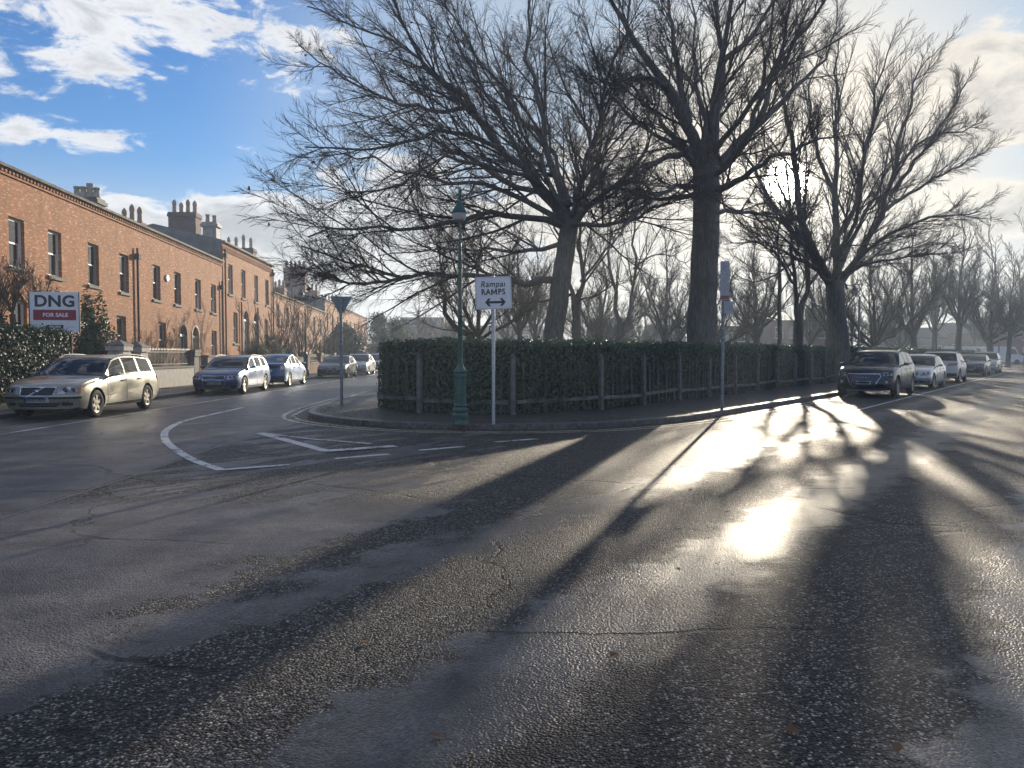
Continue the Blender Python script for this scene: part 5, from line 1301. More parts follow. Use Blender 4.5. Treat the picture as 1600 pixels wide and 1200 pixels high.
# ---- right-hand row
HR = -D2
def right_near(Y, wv): # a point on the line of near wheels at depth Y
    return np.array(((wv + .596 * Y) / .803, Y))
S6 = dict(L=4.63, W=1.90, H=1.63, wb=2.81, fo=.88, r=.365, nose=.93, cowl=(1.22, 1.10), ws=(1.98, 1.56), roof=(4.0, 1.53), back=(4.50, 1.10), tail=1.0, bot=.24, nose_c=.28, tum=.34,
          belt=[(0, .78), (.2, .86), (.7, .96), (1.22, 1.02), (2.4, 1.06), (4.2, 1.10), (4.5, 1.0), (4.63, .88)])
def q5_front(c, F_, rect, number, lens, rings, put, root, pm):
    g = F_('grille', [(-.34, .42), (.34, .42), (.50, .80), (-.50, .80)], .010, M['plastic'], nu=10, nv=4)
    for i in range(15):
        u = (i + .5) / 15 * 2 - 1; F_('grille_bar', [(u * .36 - .008, .46), (u * .36 + .008, .46), (u * .47 + .009, .79), (u * .47 - .009, .79)], .022, M['galv_dark'], False, g, 1, 3)
    frame_quads(F_, [(-.36, .40), (.36, .40), (.54, .74), (-.54, .74)], .0, .0, M['chrome']) if False else None
    out = [(-.37, .395), (.37, .395), (.545, .72), (.50, .825), (-.50, .825), (-.545, .72)]
    for i in range(6):
        a, b = np.array(out[i]), np.array(out[(i + 1) % 6]); d = (b - a) / np.linalg.norm(b - a); n = np.array((-d[1], d[0]))
        F_('grille_frame', [a, b, b + n * .028, a + n * .028], .026, M['chrome'], nu=6, nv=1)
    rings(0, .72, .062, th=.008)
    for s in (1, -1):
        h = F_('headlight', [(s * .57, .735), (s * .86, .76), (s * .84, .86), (s * .60, .865)], .010, M['lamp_clear'], nu=10, thick=.06)
        lens(h, s * .66, .80, .045, M['lamp_dark']); lens(h, s * .76, .80, .04, M['lamp_dark'])
        f = F_('fog_light', rect(*sorted((s * .60, s * .82)), .45, .60), .008, M['plastic']); lens(f, s * .70, .53, .055, M['lamp_clear'], off=.014)
    number('10-D-4137', .515); F_('lower_intake', rect(-.70, .70, .27, .345), .012, M['plastic'], nu=12); F_('skid_plate', rect(-.55, .55, .235, .268), .016, M['galv_dark'], nu=10, nv=1)
P = paint('black_paint', (.006, .007, .008), .0, .3)
p, h = side_of(None, HR, right_near(25.9, -4.95), S6, 'front', 1)
build_car('black off road car with a tall chrome framed grille, first in the park side row', S6, P, p, h, [(1.36, 2.36), (2.40, 3.24)], [(1.55, 2.34, 0, 0), (2.42, 3.16, 0, 0), (3.26, 3.90, 0, -.15)], q5_front, v_rear, rails='silver', spokes=5, style='twin', rimr=.7, trim=M['chrome'], group='cars parked along the park kerb')
S7 = saloon(4.87, 1.85, 1.47, 2.87, .84, r=.33, nose=.76, belt_z=.93, cowl=1.35, cz=.98, wsx=2.15)
def e_front(c, F_, rect, number, lens, rings, put, root, pm):
    F_('grille', [(-.36, .50), (.36, .50), (.42, .71), (-.42, .71)], .012, M['plastic'])
    for z in (.55, .60, .65): F_('grille_bar', rect(-.38, .38, z, z + .014), .022, M['chrome'], nu=6, nv=1)
    for s in (1, -1):
        h = F_('headlight', [(s * .48, .55), (s * .82, .62), (s * .82, .74), (s * .56, .73)], .010, M['lamp_clear'], nu=10, thick=.06); lens(h, s * .62, .64, .055, M['lamp_dark']); lens(h, s * .74, .675, .045, M['lamp_dark'])
        F_('side_intake', rect(*sorted((s * .46, s * .82)), .27, .37), .012, M['plastic'], nu=8); F_('daylight_strip', rect(*sorted((s * .55, s * .78)), .32, .335), .018, M['chrome'])
    F_('lower_intake', rect(-.40, .40, .27, .38), .012, M['plastic'], nu=8); number('11-D-9087', .445)
P = paint('bright_silver_paint', (.50, .51, .52))
p, h = side_of(None, HR, right_near(31.9, -4.9), S7, 'front', 1)
build_car('silver saloon directly behind the black off road car on the park side', S7, P, p, h, [(1.5, 2.48), (2.52, 3.42)], [(1.72, 2.46, 0, 0), (2.55, 3.4, 0, -.06)], e_front, None, spokes=5, style='wide', trim=M['chrome'], group='cars parked along the park kerb')
S8 = dict(L=4.38, W=1.81, H=1.60, wb=2.65, fo=.92, r=.35, nose=.90, cowl=(1.05, 1.06), ws=(1.85, 1.53), roof=(3.75, 1.53), back=(4.22, 1.12), tail=1.03, bot=.22,
          belt=[(0, .78), (.2, .86), (.7, .94), (1.2, 1.0), (2.4, 1.04), (3.9, 1.12), (4.25, 1.02), (4.38, .90)])
def qq_rear(c, F_, rect, number, lens, rings, put, root, pm):
    for s in (1, -1): F_('tail_light', [(s * .40, .86), (s * .84, .90), (s * .82, 1.01), (s * .44, .99)], .012, M['lamp_red'], True, nu=8, thick=.08)
    F_('rear_bumper_trim', rect(-.82, .82, .34, .50), .01, M['plastic'], True, nu=14, nv=2); number('14-D-6023', .76, True)
P = paint('white_paint', (.55, .55, .54), .0, .35)
p, h = side_of(None, D2, right_near(39.0, -4.95), S8, 'rear', -1)
build_car('white crossover parked with its rear and red tail lights towards the camera', S8, P, p, h, [(1.2, 2.16), (2.2, 3.05)], [(1.42, 2.14, 0, 0), (2.22, 3.0, 0, 0), (3.08, 3.5, 0, -.1)], None, qq_rear, rails='silver', spokes=5, group='cars parked along the park kerb')
S9 = saloon(5.1, 1.92, 1.44, 3.05, .9, r=.35, nose=.80, belt_z=.94, cowl=1.5, cz=1.0, wsx=2.3)
def b_front(c, F_, rect, number, lens, rings, put, root, pm):
    F_('grille', [(-.36, .48), (.36, .48), (.38, .72), (-.38, .72)], .012, M['lamp_dark']); frame_quads(F_, [(-.38, .46), (.38, .46), (.40, .74), (-.40, .74)], .02, .02, M['chrome'])
    for s in (1, -1):
        h = F_('headlight', rect(*sorted((s * .46, s * .64)), .58, .74), .006, pm, nu=4); lens(h, s * .55, .66, .085, M['lamp_clear'], off=.014)
        lens(root, s * .75, .65, .065, M['lamp_clear'], off=.014)
    F_('lower_intake', rect(-.55, .55, .28, .40), .012, M['plastic'], nu=10); number('08-D-117', .44)
P = paint('graphite_paint', (.04, .042, .05))
p, h = side_of(None, HR, right_near(50.6, -5.05), S9, 'front', 1)
build_car('dark saloon with round paired headlamps parked behind the white crossover', S9, P, p, h, [(1.6, 2.62), (2.66, 3.6)], [(1.85, 2.6, 0, 0), (2.7, 3.55, 0, -.06)], b_front, None, spokes=5, group='cars parked along the park kerb')
S10 = estate(4.7, 1.85, 1.62, 2.8, .92, r=.34, nose=.86, belt_z=1.0, cz=1.05)
P = paint('pale_gold_paint', (.46, .44, .38))
p, h = side_of(None, HR, right_near(57.3, -5.0), S10, 'front', 1)
build_car('tall pale estate at the far end of the park side row', S10, P, p, h, [(1.42, 2.4), (2.44, 3.3)], [(1.62, 2.38, 0, 0), (2.46, 3.25, 0, 0), (3.35, 4.0, 0, -.1)], plain_front('09-D-2261'), v_rear, rails='silver', group='cars parked along the park kerb')
P = paint('dark_green_paint', (.03, .042, .045))
build_car('dark hatchback standing alone at the far right end of the street', S8, P, (57.2, 84.), (.62, .78), [(1.2, 2.16), (2.2, 3.05)], [(1.42, 2.14, 0, 0), (2.22, 3.0, 0, 0), (3.08, 3.5, 0, -.1)], None, qq_rear)
# ---- vans beyond the far hedge
def van(label, x, Y, head):
    root = thing('white_van', label, 'van', (x, Y, 0), head, 'white vans parked beyond the park')
    prof = [(-2.7, .3), (-2.7, 2.25), (-2.55, 2.4), (1.1, 2.4), (1.45, 2.3), (2.05, 1.35), (2.55, 1.15), (2.68, .9), (2.68, .3)]
    b = MB(); n = len(prof); b.add([(px, y, z) for y in (-.95, .95) for px, z in prof], [tuple(range(n)), tuple(range(n, 2 * n))[::-1]] + [(i, (i + 1) % n, n + (i + 1) % n, n + i) for i in range(n)])
    b.build('body', M['van_white'], root)
    b = MB(); b.quad((1.5, -.8, 2.24), (1.5, .8, 2.24), (2.03, .85, 1.42), (2.03, -.85, 1.42)); w = b.build('windscreen', M['carglass'], root); w.location = (.02, 0, .012)
    for s in (-1, 1):
        MB().add([(.75, s * .956, 1.4), (1.85, s * .956, 1.4), (1.4, s * .956, 2.1), (.75, s * .956, 2.1)], [(0, 1, 2, 3)]).build('side_window', M['carglass'], root)
        for wx in (1.75, -1.7): MB().tube([(wx, s * .75, .34), (wx, s * .97, .34)], .34, 18).build('wheel', M['tyre'], root)
M['van_white'] = mat('van_white', (.72, .73, .75), .4)
van('white van glimpsed beyond the hedge just right of the grey lamp post', 59., 100., R(20))
van('white van glimpsed further right beyond the hedge behind the silver saloon', 66., 104., R(0))
van('white van furthest right beyond the hedge behind the white crossover', 73.5, 104., R(180))
rng = np.random.default_rng(24)
# ---------------------------------------------------------------- trees
def px_path(pts, Y0):
    return [at(p[0], p[1], Y0 + (p[2] if len(p) > 2 else 0)) for p in pts]
def tree_thing(label, Y, px, group=None, name='bare_tree'):
    p = at(px, 552, Y); return thing(name, label, 'tree', (p[0], Y, .11), 0, group)
def base_pt(px, Y, z=.05): p = at(px, 552, Y); return np.array((p[0], Y, z))
def around(P, n, Lr, el, r0, rng_, az0=0., tip=.02, curve=.25, sect=None):
    """extra limbs all round from points P"""
    out = []
    for i in range(n):
        az = az0 + 2 * math.pi * (i + rng_.uniform(-.3, .3)) / n if sect is None else rng_.uniform(*sect)
        e = R(rng_.uniform(*el)); L = rng_.uniform(*Lr); p = np.array(P[i % len(P)])
        d = np.array((math.cos(az) * math.cos(e), math.sin(az) * math.cos(e), math.sin(e)))
        q1 = p + d * L * .35 + np.array((0, 0, -curve * .05 * L)); q2 = p + d * L * .7 + np.array((0, 0, curve * .10 * L)); q3 = p + d * L + np.array((0, 0, curve * .35 * L))
        out.append(([p, q1, q2, q3], r0 * rng_.uniform(.7, 1.1), tip))
    return out
# --- the great spreading tree left of centre
Y = 29.; t1 = tree_thing('huge spreading bare tree with low sweeping limbs left of centre, over the ramps sign', Y, 862)
trunk = [([base_pt(860, Y), at(864, 530, Y), at(873, 470, Y), at(883, 400, Y), at(890, 345, Y)], .42, .34)]
L1 = [[(888, 350), (832, 277, -.5), (776, 221, -1), (739, 165, -1.5), (697, 131, -2), (652, 79, -2.5), (625, 10, -3), (600, -60, -3.5)],
      [(888, 350), (868, 277, 1), (851, 225, 1.5), (840, 150, 2), (825, 75, 2.5), (829, -20, 3), (820, -90, 3)],
      [(786, 232, -1), (700, 205, -2.5), (620, 225, -3.2), (550, 238, -3.6), (478, 230, -4)],
      [(880, 347), (795, 302, 1.2), (720, 285, 2.5), (645, 270, 3.6), (570, 240, 4.4), (500, 238, 5)],
      [(876, 352), (795, 332, -1.5), (739, 337, -3), (682, 352, -4.5), (607, 358, -6), (530, 360, -7), (482, 370, -8)],
      [(872, 438), (795, 437, -1), (720, 426, -2), (630, 433, -3), (577, 421, -3.6), (530, 404, -4.4), (470, 384, -5)],
      [(892, 350), (945, 300, -1), (975, 281, -1.6), (1005, 240, -2), (1022, 200, -2.4), (1030, 140, -3)],
      [(890, 350), (905, 290, 1), (925, 230, 2), (905, 170, 3), (872, 110, 3.6), (850, 30, 4)],
      [(895, 345), (930, 270, 3), (938, 190, 4), (935, 110, 5), (912, 30, 5.5)],
      [(776, 221, -1), (700, 140, -.5), (640, 80, 0), (560, 40, .5), (480, 10, 1)],
      [(740, 166, -1.5), (672, 170, -.5), (590, 150, .5), (520, 110, 1), (466, 70, 1.5)],
      [(851, 225, 1.5), (790, 150, 3), (740, 80, 4), (700, 10, 5), (660, -60, 6)],
      [(892, 352), (960, 350, -3), (1020, 330, -6), (1060, 300, -8)],
      [(640, 432, -3), (560, 445, -5), (520, 430, -6.5), (490, 415, -8)],
      [(880, 380), (820, 395, 3), (740, 390, 6), (660, 395, 8), (590, 400, 9)],
      [(830, 277, -.5), (760, 262, -3), (690, 250, -5), (610, 290, -6.5), (540, 300, -8)]]
rad = [.21, .19, .10, .13, .14, .15, .15, .13, .13, .10, .09, .10, .11, .07, .11, .09]
limbs = [(px_path(q, Y), r, .022) for q, r in zip(L1, rad)]
top = at(890, 345, Y)
limbs += around([top, top + np.array((0, 0, .6))], 4, (8, 11), (25, 60), .15, rng, sect=(R(20), R(160)))
limbs += around([top], 2, (7, 9), (30, 60), .13, rng, sect=(R(220), R(320)))
make_tree(t1, trunk, limbs, dens=(17, 13, 8), leaves=260, up=(.05, .03, .02), lf=(.50, .52, .55))
# --- thick straight tree in the middle
Y = 28.; t2 = tree_thing('tall bare tree with the thickest trunk, just left of the sun', Y, 1095)
trunk = [([base_pt(1094, Y), at(1095, 540, Y), at(1100, 440, Y), at(1103, 350, Y), at(1104, 285, Y), at(1102, 245, Y)], .53, .46)]
L2 = [[(1098, 265), (1076, 192, -.5), (1040, 132, -1), (984, 52, -1.5), (950, -10, -2), (930, -80, -2)],
      [(1108, 262), (1120, 180), (1128, 100, .5), (1118, 20, 1), (1120, -80, 1)],
      [(1112, 275), (1132, 250, .5), (1184, 192, 1), (1240, 140, 1.5), (1285, 95, 2), (1320, 40, 2)],
      [(1096, 285), (1068, 240, -1), (1010, 262, -2), (960, 300, -3), (925, 320, -3.5)],
      [(1096, 300), (1050, 310, 2), (990, 310, 4), (950, 330, 5)],
      [(1112, 300), (1150, 285, -2), (1200, 250, -4), (1250, 230, -5.5), (1300, 215, -6.5)],
      [(1076, 192, -.5), (1060, 110, -.5), (1050, 40, 0), (1040, -60, 0)],
      [(1128, 100, .5), (1170, 60, 1), (1210, 0, 1.5), (1240, -70, 2)],
      [(1184, 192, 1), (1215, 110, 1), (1230, 40, 1), (1240, -40, 1)],
      [(1040, 132, -1), (1000, 120, -2), (955, 130, -3), (915, 110, -4)],
      [(1110, 280), (1160, 230, -2), (1190, 150, -3), (1200, 70, -4), (1215, -20, -5)],
      [(1100, 300), (1060, 290, -3), (1010, 320, -5), (960, 360, -6.5)],
      [(1108, 330), (1160, 330, 2.5), (1210, 335, 4), (1260, 320, 5.5)],
      [(1103, 262), (1095, 170, 3), (1085, 80, 4.5), (1080, -20, 5)]]
rad = [.27, .24, .24, .17, .13, .16, .15, .13, .14, .11, .16, .13, .12, .2]
limbs = [(px_path(q, Y), r, .022) for q, r in zip(L2, rad)]
top = at(1103, 255, Y)
limbs += around([top], 3, (7, 10), (30, 65), .16, rng, sect=(R(30), R(150))) + around([top], 2, (6, 9), (35, 65), .15, rng, sect=(R(200), R(340)))
make_tree(t2, trunk, limbs, dens=(14, 12, 8), leaves=60, up=(.10, .06, .04), lf=(.46, .52, .55))
# --- fan shaped tree on the right
Y = 37.; t3 = tree_thing('broad fan shaped bare tree with several stems, right of the sun', Y, 1312)
trunk = [([base_pt(1314, Y), at(1312, 540, Y), at(1306, 480, Y), at(1304, 440, Y)], .46, .42)]
L3 = [[(1300, 448), (1268, 390, -.4), (1250, 330, -.8), (1247, 270, -1), (1235, 200, -1.5), (1215, 130, -2), (1200, 60, -2)],
      [(1304, 446), (1304, 360, .4), (1303, 280, .8), (1308, 200, 1), (1304, 130, 1.4), (1310, 60, 2)],
      [(1308, 448), (1352, 384, .2), (1392, 300, .4), (1404, 220, .6), (1428, 132, 1), (1452, 88, 1.3)],
      [(1310, 440), (1370, 380, -1.2), (1430, 348, -2.2), (1490, 335, -3), (1532, 330, -3.5)],
      [(1303, 400, .2), (1335, 310, 1.5), (1355, 220, 2.4), (1372, 130, 3), (1395, 60, 3.4)],
      [(1392, 300, .4), (1440, 240, -.2), (1480, 180, -.5), (1510, 130, -1)],
      [(1375, 335, .3), (1440, 290, 1.6), (1490, 265, 2.3), (1536, 240, 3)],
      [(1304, 440), (1340, 420, 3), (1390, 395, 5), (1440, 385, 7), (1490, 380, 8)],
      [(1298, 440), (1240, 400, 2), (1190, 380, 3.5), (1140, 380, 5)],
      [(1303, 300, .8), (1270, 220, 2), (1265, 140, 3), (1280, 60, 4)],
      [(1400, 260, .5), (1450, 215, 1.5), (1500, 205, 2), (1536, 190, 2.4)],
      [(1304, 440), (1320, 380, -3), (1345, 300, -5), (1360, 200, -6), (1390, 130, -7)],
      [(1300, 445), (1265, 410, -3), (1225, 370, -5), (1190, 330, -6)],
      [(1306, 430), (1370, 410, -2), (1430, 400, -3), (1480, 395, -4)]]
rad = [.26, .23, .22, .14, .15, .12, .12, .12, .12, .12, .10, .16, .12, .10]
limbs = [(px_path(q, Y), r, .025) for q, r in zip(L3, rad)]
top = at(1304, 440, Y)
limbs += around([top], 3, (9, 13), (35, 65), .17, rng, sect=(R(20), R(160)))
make_tree(t3, trunk, limbs, dens=(17, 12, 8), lf=(.40, .52, .55), ang=((16, 38), (18, 40), (18, 40)), up=(.07, .05, .04))
# --- slimmer trees in the park that can be told apart
def slim(label, Y, px, trunks, limbs_px, r0, dens=(10, 8, 6), group=None, bark='bark', twig='twig', lf=(.55, .5, .5), **kw):
    t = tree_thing(label, Y, px, group)
    tr = [([base_pt(q[0][0], Y)] + px_path(q, Y), a, b) for q, a, b in trunks]
    return make_tree(t, tr, [(px_path(q, Y), r, .018) for q, r in limbs_px], dens=dens, bark=bark, twig=twig, lf=lf, **kw)
slim('slim bare tree forking low, between the thickest trunk and the fan shaped tree', 40., 1247, [([(1247, 540), (1248, 500)], .27, .25)],
     [([(1247, 502), (1241, 443), (1239, 400), (1232, 330, -1), (1228, 250, -1.5)], .15), ([(1249, 502), (1262, 454), (1261, 422), (1256, 370, .8), (1262, 290, 1), (1255, 200, 1.2)], .17),
      ([(1264, 445), (1290, 400, 2), (1310, 340, 3), (1330, 280, 4)], .10), ([(1241, 443), (1215, 400, -2), (1190, 370, -3), (1150, 350, -4)], .09), ([(1240, 410), (1210, 430, 1), (1180, 440, 2), (1150, 430, 3)], .07)], .3)
slim('thin straight bare tree left of the slim forked one', 43., 1218, [([(1218, 540), (1218, 480), (1218, 420)], .14, .10)],
     [([(1218, 430), (1216, 370), (1220, 310), (1216, 250)], .08), ([(1218, 470), (1195, 440, 1), (1175, 420, 2), (1150, 400, 3)], .05), ([(1218, 460), (1240, 425, -1), (1260, 400, -2), (1280, 380, -3)], .05), ([(1218, 500), (1190, 490, -1), (1165, 470, -2)], .04)], .15)
slim('forked bare tree standing right behind the huge spreading tree', 35., 901, [([(901, 540), (900, 500)], .24, .22)],
     [([(899, 502), (891, 453), (880, 400, 1), (865, 340, 2), (860, 270, 3)], .13), ([(902, 502), (909, 436), (905, 390), (912, 320, -1), (905, 240, -1)], .15), ([(908, 440), (940, 400, 1), (965, 370, 2), (990, 330, 3)], .08), ([(892, 460), (850, 470, 2), (800, 475, 4), (750, 480, 5)], .08), ([(905, 470), (935, 460, -2), (965, 440, -3)], .06)], .24)
slim('bare tree of two thin stems in a V left of the hazy cottage', 42., 969, [([(969, 538), (969, 524)], .25, .22)],
     [([(968, 526), (964, 480), (958, 440), (955, 400), (950, 330, 1), (945, 260, 2)], .15), ([(971, 526), (984, 488), (991, 440), (990, 390), (995, 320, -1), (1000, 250, -1)], .13), ([(990, 420), (1020, 400, 1), (1050, 400, 2), (1080, 420, 3)], .06), ([(958, 445), (930, 420, 1), (900, 400, 2)], .06)], .25)
slim('leaning many stemmed tree full of thin twigs behind the green street lamp', 33., 742, [([(746, 540), (738, 520)], .30, .26)],
     [([(740, 530), (700, 500), (694, 460), (690, 420, 1), (680, 370, 1)], .16), ([(742, 525), (725, 480, 1), (715, 440, 1), (700, 380, 2)], .13), ([(745, 525), (750, 470, 1), (745, 420, 1.5), (755, 350, 2)], .12), ([(748, 525), (775, 480), (790, 440, -1), (800, 390, -1)], .10), ([(748, 530), (800, 500, 1), (830, 470, 2), (850, 430, 2)], .09), ([(742, 530), (720, 500, -2), (700, 470, -3), (670, 450, -4)], .08)],
     .3, dens=(18, 10, 6), twig='twig_red', bark='bark_brown', lf=(.5, .5, .5))
# --- generic bare trees, three kinds, copied with their parts
def generic(H, spread, r0, n, seed, fork=.25, el=(35, 70), dens=(11, 8, 6), name='bare_tree', bark='bark', twig='twig', up=.18):
    g = np.random.default_rng(seed); root = bpy.data.objects.new(name, None); COL.objects.link(root)
    f = np.array((g.uniform(-.2, .2), g.uniform(-.2, .2), H * fork)); tr = [([np.zeros(3), f * .5, f], r0, r0 * .8)]
    lm = around([f, f * .92, f * .8], n, (H * spread * .8, H * spread), el, r0 * .5, g, curve=.3)
    lm += [([f, f + (.1, .1, H * .25), f + (-.2, .2, H * .5), f + (.1, -.2, H * (.96 - fork))], r0 * .62, .015)]
    return make_tree(root, tr, lm, dens=dens, bark=bark, twig=twig, up=(up, .12, .1), tipr=.006)
K = [generic(11, .50, .26, 7, 1), generic(9, .55, .22, 8, 2, .2, (25, 65)), generic(12, .42, .24, 7, 3, .28, (45, 75))]
used = [False] * 3
def place(kind, px, Y, sc, label, rz, group='bare trees beyond the hedge'):
    o = K[kind] if not used[kind] else copy_tree(K[kind]); used[kind] = True
    p = at(px, 552, Y); o.location = (p[0], Y, .08); o.rotation_euler = (0, 0, rz); o.scale = (sc, sc, sc); tag(o, label, 'tree', group)
    return o
PL = [(1, 1366, 52, 1.1, 'bare tree above the black off road car, beside the grey lamp post'), (0, 1430, 62, 1.2, 'bare tree behind the silver saloon and white crossover on the park side'),
      (2, 1495, 68, 1.2, 'bare tree above the dark saloon with round headlamps'), (1, 1548, 78, 1.6, 'bare tree near the right edge above the end of the park hedge'), (0, 1605, 84, 1.45, 'bare tree at the far right edge of the street'),
      (2, 1460, 88, 1.3, 'distant bare tree behind the vans, right of the fan shaped tree'), (0, 1395, 98, 1.1, 'distant bare tree rising over the first white van'), (1, 1330, 80, 1.0, 'distant bare tree behind the trunk of the fan shaped tree'),
      (2, 1170, 75, .9, 'bare tree in front of the hazy red terrace, right of the parking sign'), (0, 1060, 70, .85, 'bare tree between the V stemmed tree and the thickest trunk'), (1, 1010, 85, 1., 'distant bare tree above the hazy cottage'),
      (1, 935, 60, .9, 'bare tree in front of the plain gabled hazy house'), (2, 835, 55, .85, 'bare tree right of the ramps sign, deeper in the park'), (0, 790, 75, 1.0, 'bare tree deeper in the park behind the ramps sign'),
      (1, 700, 95, .9, 'bare tree at the back of the park left of the street lamp'), (2, 655, 105, .8, 'distant thin bare tree above the left end of the corner hedge'), (0, 1265, 72, .9, 'bare tree before the hazy house with white windows'), (2, 870, 90, 1.0, 'distant bare tree behind the trunk of the huge spreading tree')]
PL += [(1, 1120, 52, 1.0, 'bare tree close behind the thickest trunk, right side'), (0, 1185, 58, 1.05, 'bare tree midway between the parking sign and the thin straight tree'), (2, 1290, 56, .95, 'bare tree just left of the fan shaped trunk, further back'), (1, 940, 48, .95, 'bare tree left of the V stemmed tree, nearer than the gabled house'), (0, 1035, 55, 1.0, 'bare tree in front of the hazy cottage'), (2, 815, 46, .8, 'bare tree between the ramps sign and the huge trunk'), (1, 1405, 80, 1.1, 'bare tree behind the roof of the silver saloon'), (2, 1575, 76, 1.0, 'bare tree rising behind the small distant lamp post'), (0, 1520, 104, 1.3, 'tall hazy bare tree over the dark saloon, far behind')]
for i, (k, px, Yd, s, lab) in enumerate(PL): place(k, px, Yd, s, lab, i * 1.37)
# --- bare garden shrubs and small trees on the terrace side
def shrub_kind(H, n, seed, el, r0=.05, dens=(8, 6, 5), twig='twig_red'):
    g = np.random.default_rng(seed); root = bpy.data.objects.new('bare_shrub', None); COL.objects.link(root)
    lm = around([np.array((0, 0, .35)), np.array((.1, 0, .5))], n, (H * .7, H), el, r0, g, curve=.1, tip=.006)
    return make_tree(root, [([np.zeros(3), np.array((.02, 0, .25)), np.array((0, 0, .6))], r0 * 2.4, r0 * 1.9)], lm, dens=dens, bark='bark_brown', twig=twig, tipr=.004, lmin=(.35, .2, .1), up=(.3, .2, .15))
SK = [shrub_kind(4.3, 9, 5, (45, 80)), shrub_kind(2.8, 10, 6, (30, 75))]
for i, (k, x, Yd, s, lab) in enumerate(((0, -15.3, 50.5, 1.1, 'bare leggy shrub in front of the low terraced house, left of the lamp post'), (0, -15.6, 56.5, 1.25, 'bare shrub right of the swan neck lamp post above the brick piers'), (1, -15.0, 46.8, .9, 'low tangled bare shrub right of the clipped round bush'), (1, -15.2, 63., 1.3, 'bare shrub left of the big round evergreen'), (0, -15.5, 80., 1.1, 'pale bare shrub between the round evergreen and the dark conifers'), (1, -15.6, 33.5, .8, 'small bare shrub behind the end of the tall black railings'))):
    o = SK[k] if i in (0, 2) else copy_tree(SK[k]); o.location = (x, Yd, .16); o.rotation_euler = (0, 0, i * 1.1); o.scale = (s, s, s); tag(o, lab, 'shrub', 'bare garden shrubs on the terrace side')
# pollarded tree behind the privet hedge
p = at(30, 552, 25.3); t = thing('pollarded_tree', 'pollarded tree with a brush of brown twigs left of the for sale board', 'tree', (p[0], 25.3, .16))
kn = [np.array((-.6, 0, 2.4)), np.array((.55, .2, 2.3)), np.array((0, -.3, 2.6))]; wp = np.array((p[0], 25.3, .16))
gg = np.random.default_rng(4); lm = []
for k_ in kn: lm += around([k_ + wp], 9, (1.1, 1.9), (50, 85), .03, gg, curve=.05, tip=.005)
make_tree(t, [([wp, wp + (0, 0, .9), wp + (.05, 0, 1.6)], .16, .13)] + [([wp + (.03, 0, 1.4), wp + (k_[0] * .6, k_[1] * .6, 1.9), wp + k_], .10, .09) for k_ in kn], lm, dens=(7, 5, 4), bark='bark_brown', twig='twig_red', tipr=.004, lmin=(.3, .15, .1), lf=(.5, .5, .5))
# --- evergreen bushes
def bush(label, c, rad, n, size, m, name='bush', lump=.12, shape=2., cat='bush', stems=True):
    root = thing(name, label, cat, c); g = rng
    d = g.normal(size=(n, 3)); d /= np.linalg.norm(d, axis=1)[:, None]; d[:, 2] = np.abs(d[:, 2]) * 1.0 - .15 * (g.uniform(size=n) < .3)
    k = 1 + lump * (np.sin(d[:, 0] * 6 + c[0]) * np.sin(d[:, 1] * 7 + c[1]) + .7 * np.sin(d[:, 2] * 9 + d[:, 0] * 5)) - np.abs(g.normal(size=n)) * .10
    r = np.array(rad); P = d * k[:, None] * r; P[:, 2] += 0.05
    P[:, 2] = np.maximum(P[:, 2], .05)
    link_mesh('foliage', leaf_mesh('foliage', P, size, M[m], d), root, 'stuff')
    b = bmesh.new(); bmesh.ops.create_icosphere(b, subdivisions=3, radius=1.)
    for v in b.verts: v.co = Vector((v.co.x * r[0] * .82, v.co.y * r[1] * .82, max(v.co.z, -.02) * r[2] * .82))
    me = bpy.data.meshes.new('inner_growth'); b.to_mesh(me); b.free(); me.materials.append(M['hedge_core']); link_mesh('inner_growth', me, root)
    return root
bush('clipped round bush with a mossy green sunlit side behind the stone wall', (-14.7, 44.2, .16), (1.0, 1.0, 2.05), 5200, .06, 'shrub_moss', lump=.02)
bush('big round dark evergreen bush right of the give way sign pole', (-15.1, 69., .16), (2.0, 2.0, 4.0), 9000, .13, 'shrub', lump=.04)
bush('dark shaggy evergreen shrub under the arched red door, right of the for sale board', (-15.0, 27.6, .16), (.75, .9, 3.0), 6000, .075, 'ivy', lump=.22)
bush('dark ragged evergreen between the bare shrubs on the terrace side', (-15.2, 48.6, .16), (.9, .9, 2.1), 4200, .08, 'shrub', lump=.25)
bush('low ragged hedge plant behind the privet hedge beside the pollarded tree', (-15.9, 23.2, .16), (1.2, 1.6, 2.5), 5000, .07, 'hedge_dark', lump=.2)
def conifer(label, c, H, rb, n, seed):
    root = thing('conifer', label, 'tree', c); g = np.random.default_rng(seed)
    MB().tube([(0, 0, 0), (.05, 0, H * .5), (0, 0, H * .95)], [.16, .11, .02], 8).build('trunk', M['bark_brown'], root, smooth=True)
    cl = g.uniform(0, 1, (70, 1)); az = g.uniform(0, 6.28, (70, 1)); z = H * (.12 + .86 * cl); rr = rb * (1 - cl) ** .6 * g.uniform(.45, 1.05, (70, 1))
    C = np.hstack([np.cos(az) * rr, np.sin(az) * rr, z]); P = np.repeat(C, n // 70, 0) + g.normal(size=(n // 70 * 70, 3)) * np.array((.34, .34, .26)) * (rb / 1.6)
    link_mesh('crown', leaf_mesh('crown', P, .14, M['shrub']), root)
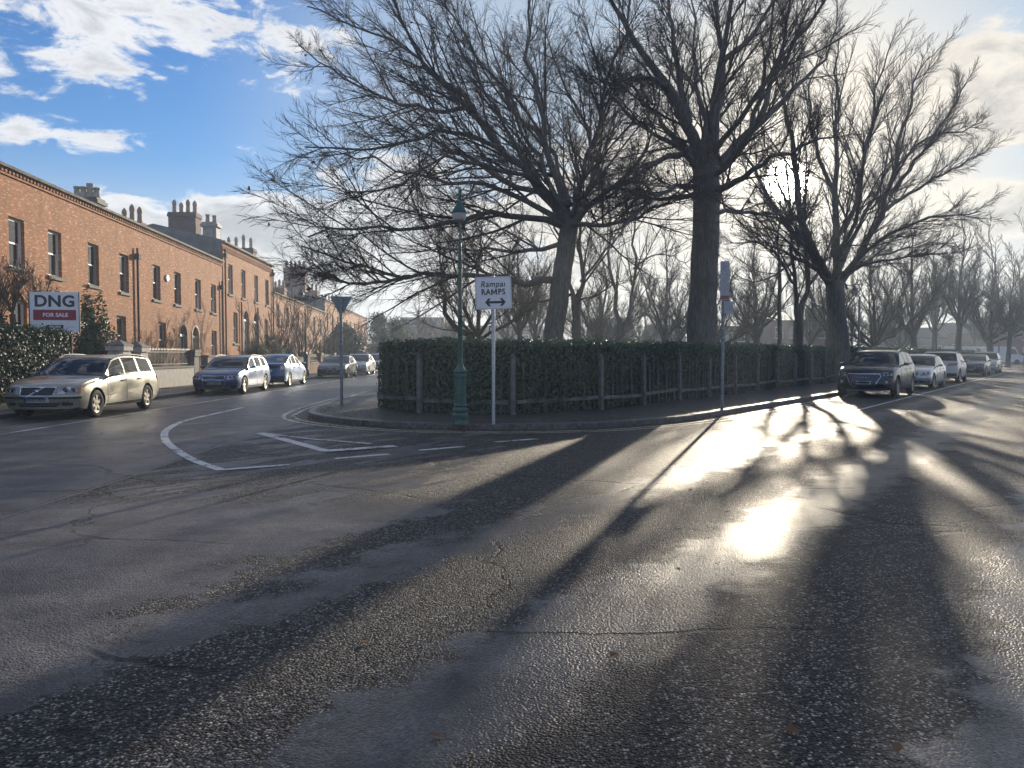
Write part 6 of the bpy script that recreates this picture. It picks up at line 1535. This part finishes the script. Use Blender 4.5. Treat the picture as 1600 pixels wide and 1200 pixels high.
conifer('dark conifer left of the pair beyond the round evergreen', (-14.8, 86., .16), 5.6, 1.6, 7000, 1)
conifer('dark conifer right of the pair, nearest the corner hedge end', (-13.6, 90., .16), 5.3, 1.7, 7000, 2)
bush('yellowish green bush just above the left end of the corner hedge', (-9.6, 118., .1), (2.2, 2.2, 5.4), 5000, .2, 'shrub_moss', lump=.2)
# climbing shoots beside the red arched door
# --- fallen leaves along the kerb and over the road
nl = 1700
i = rng.integers(4, len(KS) - 6, nl); tt = rng.uniform(size=(nl, 1)); base = KS[i] * (1 - tt) + KS[i + 1] * tt
side = rng.uniform(size=nl) < .55; off = np.where(side, -np.abs(rng.normal(0, .22, nl)) - .02, np.abs(rng.normal(0, .8, nl)) + .2)
dT = nrm(KS[i + 1] - KS[i]); nn2 = np.stack([-dT[:, 1], dT[:, 0]], 1)
LP = np.hstack([base + nn2 * off[:, None], np.where(side, .018, .135)[:, None]])
rd = np.hstack([rng.uniform(-8, 14, (260, 1)), rng.uniform(2.2, 20, (260, 1)), np.full((260, 1), .014)])
inside = (rd[:, 1] > 13.5) & (rd[:, 0] > -6); rd = rd[~inside]
fl = link_mesh('fallen_leaves', leaf_mesh('fallen_leaves', np.vstack([LP, rd]), .042, M['dead_leaf'], np.array((0, 0, 3.)), 1.3), None, 'stuff')
tag(fl, 'scattered brown fallen leaves along the kerb and footpath', 'leaves')

# ---------------------------------------------------------------- the misty air
HAZE = .0018
if HAZE:
    hz = MB().box(-255, 255, -45, 305, -1.2, 27.).build('haze', None, None, kind='stuff')
    hm = bpy.data.materials.new('haze_air'); hm.use_nodes = True; nt = hm.node_tree
    nt.nodes.remove(nt.nodes['Principled BSDF'])
    pv = nt.nodes.new('ShaderNodeVolumePrincipled'); pv.inputs['Color'].default_value = (.74, .87, 1., 1); pv.inputs['Density'].default_value = HAZE; pv.inputs['Anisotropy'].default_value = .32
    nt.links.new(pv.outputs[0], nt.nodes['Material Output'].inputs['Volume'])
    hz.data.materials.append(hm); tag(hz, 'pale winter haze hanging over the street and the park', 'haze')
